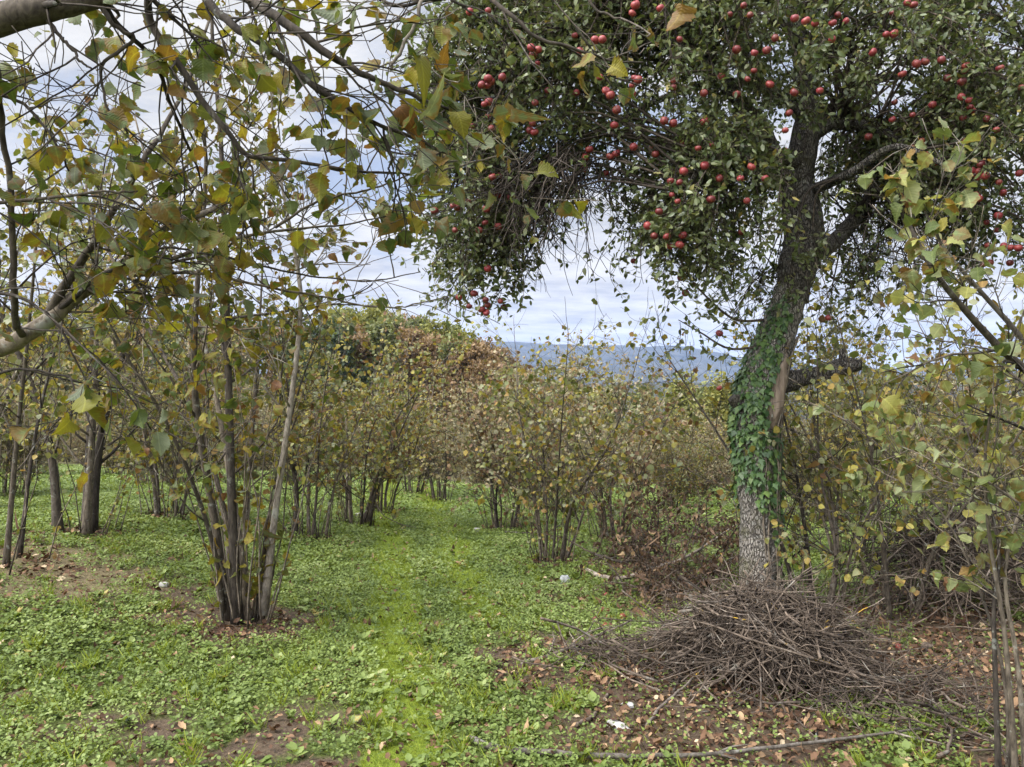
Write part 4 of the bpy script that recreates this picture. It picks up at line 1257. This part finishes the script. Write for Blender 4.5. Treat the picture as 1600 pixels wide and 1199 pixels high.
def big_dead_leaf(px, py, size, label, h=.02, seed=1):
    rg = np.random.default_rng(seed)
    lv = Leaves(HAZEL_HI)
    lv.add(V3(0, 0, 0), unit(rdir(rg) * V3(1, 1, .2)), V3(0, 0, 1) + rdir(rg) * .3, size, .8)
    o = link('dead_leaf', lv.mesh('dead_leaf', (0, 0, 0), .7, .8, .1, seed), M_litter)
    o.location = gpix(px, py) + V3(0, 0, h)
    return tag(o, label, 'leaf')


big_dead_leaf(985, 1187, .07, 'curled tan dead leaf on the fallen branch at the bottom edge', .035, 3)
big_dead_leaf(1583, 1150, .10, 'curled orange-brown dead leaf at the foot of the right-edge hazel', .12, 6)
big_dead_leaf(1330, 1195, .08, 'tan dead leaf at the bottom edge below the near brush heap', .03, 8)
big_dead_leaf(345, 1160, .07, 'dark curled dead leaf at the bottom left of the grass', .03, 9)

# ------------------------------------------------------------------ ground sheet
def make_ground():
    def axis(lo, hi, fine, n):
        t = np.linspace(math.asinh(lo / fine), math.asinh(hi / fine), n)
        return np.sinh(t) * fine
    xs = axis(-4500, 4500, 2.5, 420)
    ys = np.concatenate([np.linspace(-30, 1.5, 30, endpoint=False), 1.5 + axis(0, 6000, 4.0, 420)])
    X, Y = np.meshgrid(xs, ys)
    Z = ground(X, Y)
    n, m = Y.shape
    i = np.arange(n - 1)[:, None]; j = np.arange(m - 1)[None]
    q = np.stack([i * m + j, i * m + j + 1, (i + 1) * m + j + 1, (i + 1) * m + j], -1).reshape(-1)
    x, y = X.ravel(), Y.ravel()
    at = {'green': greenness(x, y), 'dry': dry(x, y), 'track': track(x, y), 'scrub': smooth(19, 27, y) * .9, 'far': smooth(7, 14, y) * (1 - .85 * np.clip(bare(x, y), 0, 1))}
    me = mesh_from('ground', np.stack([x, y, Z.ravel()], 1), q, np.arange(len(q) // 4) * 4, at)
    tag(link('ground', me, ground_mat()), None, None, None, 'structure')


make_ground()


def scatter(rg, n, d0, d1, side=.86):
    n = int(n * 1.2)
    d = np.sqrt(rg.uniform(d0 * d0, d1 * d1, n))
    x = rg.uniform(-side, side, n) * d
    return x, d


def ground_cover():
    rg = np.random.default_rng(90)
    cl = Leaves(SMALL_LEAF); gr = Leaves(GRASS); lt = Leaves(DRY_LEAF)
    for d0, d1, n, size in ((1.9, 4.2, 27000, .016), (4.2, 7, 46000, .018), (7, 12, 70000, .025), (12, 28, 90000, .042)):
        x, y = scatter(rg, n, d0, d1)
        g = greenness(x, y); tk = track(x, y)
        pr = (.10 + .9 * np.clip((g - .30) * 2.0, 0, 1)) * (1 - .86 * np.clip(tk, 0, 1))
        keep = rg.random(len(x)) < pr
        x, y = x[keep], y[keep]; m0 = len(x)
        tone = np.clip((fbm(x * 2.2 + 9, y * 2.2, 3) - .5) * 1.4 + .45, 0, 1)
        for rep in range(3):
            a = rg.random(m0) * 6.28
            hgt = rg.uniform(.004, .045, m0) * (1 + size * 10) * (.5 + tone)
            px = x + np.cos(a) * size * .5 + rg.normal(0, size * .6, m0); py = y + np.sin(a) * size * .5 + rg.normal(0, size * .6, m0)
            pos = np.stack([px, py, ground(px, py) + hgt], 1)
            ax = np.stack([np.cos(a), np.sin(a), rg.normal(0.1, .35, m0)], 1)
            nr = unit(V3(0, 0, 1) + rg.normal(0, .4, (m0, 3)))
            cl.add(pos, ax, nr, size * rg.uniform(.7, 1.5, m0), np.clip(tone * .6 + rg.random(m0) * .45, 0, 1))
    # broad-leaved weeds and taller tufts among the clover
    for d0, d1, n in ((2.2, 4.5, 900), (4.5, 8, 1500), (8, 14, 1800)):
        x, y = scatter(rg, n, d0, d1)
        g = greenness(x, y) + .25 * (fbm(x * 1.5 + 3, y * 1.5, 3) - .5)
        for px, py in np.stack([x, y], 1)[(g > .35) & (rg.random(len(x)) < .8)]:
            m = int(rg.integers(5, 11)); a = rg.random(m) * 6.28; L = rg.uniform(.02, .055) * rg.uniform(.6, 1.2, m)
            up = rg.uniform(.1, .9)
            ax = unit(np.stack([np.cos(a), np.sin(a), np.full(m, up) + rg.normal(0, .2, m)], 1))
            p = V3(px, py, float(ground(px, py)) + .004) + ax * .004 + np.stack([np.zeros(m), np.zeros(m), rg.uniform(0, .03, m)], 1)
            cl.add(p, ax, unit(np.stack([-np.cos(a) * up, -np.sin(a) * up, np.ones(m)], 1)), L, np.clip(rg.normal(.55, .2) + rg.normal(0, .12, m), 0, 1))
        x, y = scatter(rg, n // 2, d0, d1)
        for px, py in np.stack([x, y], 1)[greenness(x, y) > .3]:
            m = int(rg.integers(8, 22)); a = rg.random(m) * 6.28
            p = np.stack([px + rg.normal(0, .015, m), py + rg.normal(0, .015, m), np.zeros(m)], 1); p[:, 2] = ground(p[:, 0], p[:, 1]) - .003
            gr.add(p, unit(np.stack([np.cos(a) * .5, np.sin(a) * .5, np.ones(m)], 1)), np.stack([-np.sin(a), np.cos(a), np.zeros(m)], 1), rg.uniform(.04, .11, m), rg.random(m))
    for d0, d1, n, size in ((1.9, 4.5, 62000, .035), (4.5, 8, 70000, .04), (8, 22, 90000, .07)):
        x, y = scatter(rg, n, d0, d1)
        tk = track(x, y); g = greenness(x, y)
        keep = rg.random(len(x)) < np.clip(tk * 1.15, 0, 1) + .10 * np.clip(g, 0, 1)
        x, y = x[keep], y[keep]; m0 = len(x)
        pos = np.stack([x, y, ground(x, y) - .003], 1)
        a = rg.random(m0) * 6.28
        ax = unit(np.stack([np.cos(a) * .6, np.sin(a) * .6, np.ones(m0)], 1) + rg.normal(0, .25, (m0, 3)))
        nr = np.stack([-np.sin(a), np.cos(a), np.zeros(m0)], 1)
        gr.add(pos, ax, nr, size * rg.uniform(.5, 1.3, m0) * 1.0, rg.random(m0))
    for d0, d1, n, size in ((2.2, 5, 16000, .045), (5, 9, 16000, .055), (9, 15, 9000, .07)):
        x, y = scatter(rg, n, d0, d1)
        pr = np.clip(bare(x, y) * 1.0 + .35 * dry(x, y) + .5 * np.clip(.5 - greenness(x, y), 0, 1), 0, 1) + .09
        keep = rg.random(len(x)) < pr
        x, y = x[keep], y[keep]; m0 = len(x)
        pos = np.stack([x, y, ground(x, y) + rg.uniform(.003, .03, m0)], 1)
        a = rg.random(m0) * 6.28
        ax = np.stack([np.cos(a), np.sin(a), rg.normal(0, .25, m0)], 1)
        lt.add(pos, ax, unit(V3(0, 0, 1) + rg.normal(0, .45, (m0, 3))), size * rg.uniform(.5, 1.3, m0), np.clip(rg.random(m0) ** 1.5, 0, 1))
    tag(link('clover', cl.mesh('clover', (0, 0, 0), .2, .2, 0, 1), M_clover), 'low bright green clover and chickweed covering the orchard floor', 'ground cover', None, 'stuff')
    tag(link('grass', gr.mesh('grass', (0, 0, 0), .3, 0, 0, 2), M_grass), 'short yellow-green grass in the worn tracks of the path', 'grass', None, 'stuff')
    tag(link('leaf_litter', lt.mesh('leaf_litter', (0, 0, 0), .5, .5, .05, 3), M_litter), 'brown dead leaves scattered on the bare soil under trees and heaps', 'leaf litter', None, 'stuff')


ground_cover()

# ------------------------------------------------------------------ wood beyond the orchard
def leafcol(name, a, b, c):
    return leaf_mat(name, [(0.0, a), (0.5, b), (1.0, c)], .25, .6, .2, objvar=.3)


WM = [leafcol('wood green', (.07, .085, .03), (.13, .145, .055), (.20, .21, .09)), leafcol('wood russet', (.10, .065, .035), (.19, .125, .065), (.26, .18, .09)),
      leafcol('wood dark', (.03, .045, .025), (.05, .07, .035), (.08, .1, .05)), leafcol('wood yellow', (.10, .11, .03), (.19, .19, .05), (.27, .25, .08))]


def wood_tree(seed, h, cw, mat, kind, label):
    rg = np.random.default_rng(seed)
    root = thing('woodland_tree', (0, 0, 0), label, 'tree', 'trees of the wood beyond the orchard')
    tb = Tubes(); lv = Leaves(HAZEL_LO)
    c = curve(rg, V3(0, 0, -.2), V3(0, 0, 1), h * .9, 8, (0, 0, 0), .08)
    tb.add(c, np.linspace(h * .02, h * .004, 8), 7)
    nb = 46
    for i in range(nb):
        t = rg.uniform(.15, 1.0)
        q = c[int(t * 6.99)]
        a = rg.random() * 6.28
        up = 1.6 if kind == 'plume' else .55
        wdt = cw * (1.1 - .55 * t) * rg.uniform(.5, 1.1)
        k = curve(rg, q, V3(math.cos(a), math.sin(a), up), wdt, 6, (0, 0, .4), .3)
        tb.add(k, np.linspace(h * .006, .01, 6), 4)
        for j in range(7):
            e = k[rg.integers(2, 6)] + rg.normal(0, .16 * cw, 3) * V3(1, 1, .8)
            m = 14
            lv.add(e + rg.normal(0, .11 * cw, (m, 3)) * (V3(.7, .7, 1.6) if kind == 'plume' else V3(1, 1, .7)), rdir(rg, m), unit(rdir(rg, m) + V3(0, 0, .6)), .34 * rg.uniform(.5, 1.3, m), np.clip(rg.normal(.5, .12) + rg.normal(0, .18, m), 0, 1))
    link('trunk', tb.mesh('trunk'), M_bark_wood, root)
    link('crown', lv.mesh('crown', (0, 0, 0), .2, .3, .03, seed), mat, root)
    return root


WL = ['green feathery tree on the wooded rise beyond the orchard', 'russet-brown tree on the wooded rise beyond the orchard', 'dark evergreen-looking tree at the left of the wooded rise', 'yellow-green tree on the wooded rise beyond the orchard']
wprotos = {}
rgw = np.random.default_rng(8)
# x px, distance, top py, kind
WT = []
top = lambda px: float(np.interp(px, [-100, 150, 300, 400, 450, 500, 560, 620, 700, 750, 790, 830], [486, 496, 496, 502, 500, 486, 482, 488, 506, 524, 552, 580]))
for i in range(58):
    px = rgw.uniform(-150, 815)
    d = rgw.uniform(70, 112)
    WT.append((px, d, top(px) + rgw.uniform(-4, 8) + (112 - d) * .45, [0, 1, 3, 0, 1, 1][i % 6] if px > 420 else [0, 1, 2, 3][i % 4]))
WT += [(505, 72, 498, 2), (475, 74, 510, 2), (530, 90, 486, 3), (575, 95, 487, 3), (612, 95, 492, 0), (650, 84, 512, 1), (600, 78, 520, 1), (700, 80, 528, 1), (745, 84, 545, 1), (560, 76, 520, 1), (775, 90, 552, 3), (655, 96, 496, 0), (680, 92, 502, 3), (705, 96, 508, 0), (728, 90, 518, 3), (752, 94, 528, 1), (772, 88, 540, 1), (795, 90, 556, 1), (630, 82, 510, 1), (670, 80, 522, 1), (720, 78, 540, 1), (765, 76, 560, 1), (545, 98, 480, 0), (590, 100, 482, 3), (520, 88, 486, 0), (815, 86, 572, 1)]
for i, (px, d, ty, k) in enumerate(WT):
    x = (px - 800) / F * d; z = float(ground(x, d)); ht = EYE - (ty - 599.5) / F * d - z
    if ht < 2: continue
    key = (k, i % 2)
    sc = ht / 8.7
    if key not in wprotos:
        o = wood_tree(500 + i, 9.0, 3.3 if k != 0 else 2.6, WM[k], 'plume' if k in (0, 3) else 'round', WL[k])
        o.location = (x, d, z); o.scale = (sc, sc, sc); wprotos[key] = o
    else:
        copy_tree(wprotos[key], (x, d, z), rgw.random() * 6.28, sc, WL[k])
# greener tree above the hazel tops in the middle
o = wood_tree(601, 6.5, 1.7, WM[3], 'plume', 'pale green willow-like tree above the hazel tops in the middle distance')
o.location = (3.6, 34, float(ground(3.6, 34))); o.scale = (.62, .62, .62)
for i, (px, d, ty) in enumerate([(1010, 60, 590), (1060, 58, 585), (1100, 64, 590), (1130, 60, 586), (960, 70, 588), (1180, 70, 590), (1300, 75, 592), (1380, 70, 590), (1460, 78, 592), (1540, 72, 590), (1620, 75, 588), (890, 66, 584), (850, 72, 580)]):
    x = (px - 800) / F * d; z = float(ground(x, d)); ht = EYE - (ty - 599.5) / F * d - z
    copy_tree(wprotos[(i % 2 * 3, i % 2 if (i % 2 * 3, i % 2) in wprotos else 0)] if (i % 2 * 3, i % 2) in wprotos else list(wprotos.values())[0], (x, d, z), rgw.random() * 6, ht / 9.5, 'hazy tree in the low line beyond the orchard at the right')

# ------------------------------------------------------------------ mountains
def ridge(name, d, depth, pts, seed, mat, base=-90, rough=.12, n=260):
    rg = np.random.default_rng(seed)
    px = np.linspace(pts[0][0], pts[-1][0], n)
    hy = np.interp(px, [p[0] for p in pts], [p[1] for p in pts])
    x = (px - 800) / F * d
    hz = EYE - (hy - 599.5) / F * d
    hz = hz + d / F * 9 * (fbm(x / (d * .05) + seed, x * 0 + seed, 5) - .5)
    m = 60
    t = np.linspace(0, 1, m)
    X = np.repeat(x[None], m, 0); Tt = np.repeat(t[:, None], n, 1)
    Y = d - depth * (1 - Tt * 2) / 1.0
    prof = np.sin(np.pi * np.clip(Tt, 0, 1) * .5 * 2) ** 0.9
    k = (hz[None] - base)
    nz = fbm(X / (depth * .35) + seed, Y / (depth * .5), 5) - .5
    Z = base + k * prof * (1 + rough * 4 * nz * (1 - prof) ) + k * .012 * (fbm(X / 40, Y / 40, 3) - .5) * 2
    i = np.arange(m - 1)[:, None]; j = np.arange(n - 1)[None]
    q = np.stack([i * n + j, i * n + j + 1, (i + 1) * n + j + 1, (i + 1) * n + j], -1).reshape(-1)
    me = mesh_from(name, np.stack([X.ravel(), Y.ravel(), Z.ravel()], 1), q, np.arange(len(q) // 4) * 4)
    tag(link(name, me, mat), None, None, None, 'structure')


def forest_mat():
    m, T = new_mat('far forest')
    pv = pos_vec(T)
    n_ = T.noise(pv, .02, 8, .7)
    finish(T, principled(T, T.ramp(n_, [(.35, (.02, .024, .018)), (.65, (.085, .082, .06))]), .95, .05, n_, 1.0, 12))
    return m


M_far = forest_mat()
ridge('mountain', 4000, 900, [(-600, 520), (300, 528), (560, 530), (700, 534), (770, 536), (830, 537), (870, 539), (930, 538), (1000, 541), (1060, 543), (1100, 549), (1150, 560), (1230, 572), (1330, 580), (1450, 577), (1600, 572), (2200, 560)], 3, M_far)
ridge('mountain', 2900, 500, [(-600, 575), (600, 572), (760, 566), (830, 572), (900, 578), (960, 572), (1040, 580), (1120, 588), (1250, 590), (1400, 588), (1600, 584), (2200, 580)], 5, M_far)
ridge('hill', 900, 180, [(300, 606), (700, 603), (850, 602), (1000, 600), (1100, 598), (1230, 590), (1330, 586), (1430, 590), (1520, 594), (1600, 590), (1900, 585)], 8, M_far, -40)

# ------------------------------------------------------------------ haze
def haze():
    x0, x1, y0, y1, z0, z1 = -4700, 4700, -40, 6200, -110, 330
    v = A([(x, y, z) for x in (x0, x1) for y in (y0, y1) for z in (z0, z1)])
    f = [(0, 1, 3, 2), (4, 6, 7, 5), (0, 4, 5, 1), (2, 3, 7, 6), (0, 2, 6, 4), (1, 5, 7, 3)]
    me = mesh_from('haze', v, A(f).ravel(), np.arange(6) * 4, None, None, False)
    m = bpy.data.materials.new('haze'); m.use_nodes = True
    T = NT(m.node_tree)
    pvn = T.n('ShaderNodeVolumePrincipled')
    pvn.inputs['Color'].default_value = (.40, .58, 1.0, 1)
    pvn.inputs['Density'].default_value = 0.000085
    pvn.inputs['Anisotropy'].default_value = 0.0
    o = T.n('ShaderNodeOutputMaterial'); T.t.links.new(pvn.outputs[0], o.inputs['Volume'])
    tag(link('haze', me, m), 'pale blue haze over the valley', 'haze', None, 'stuff')


haze()
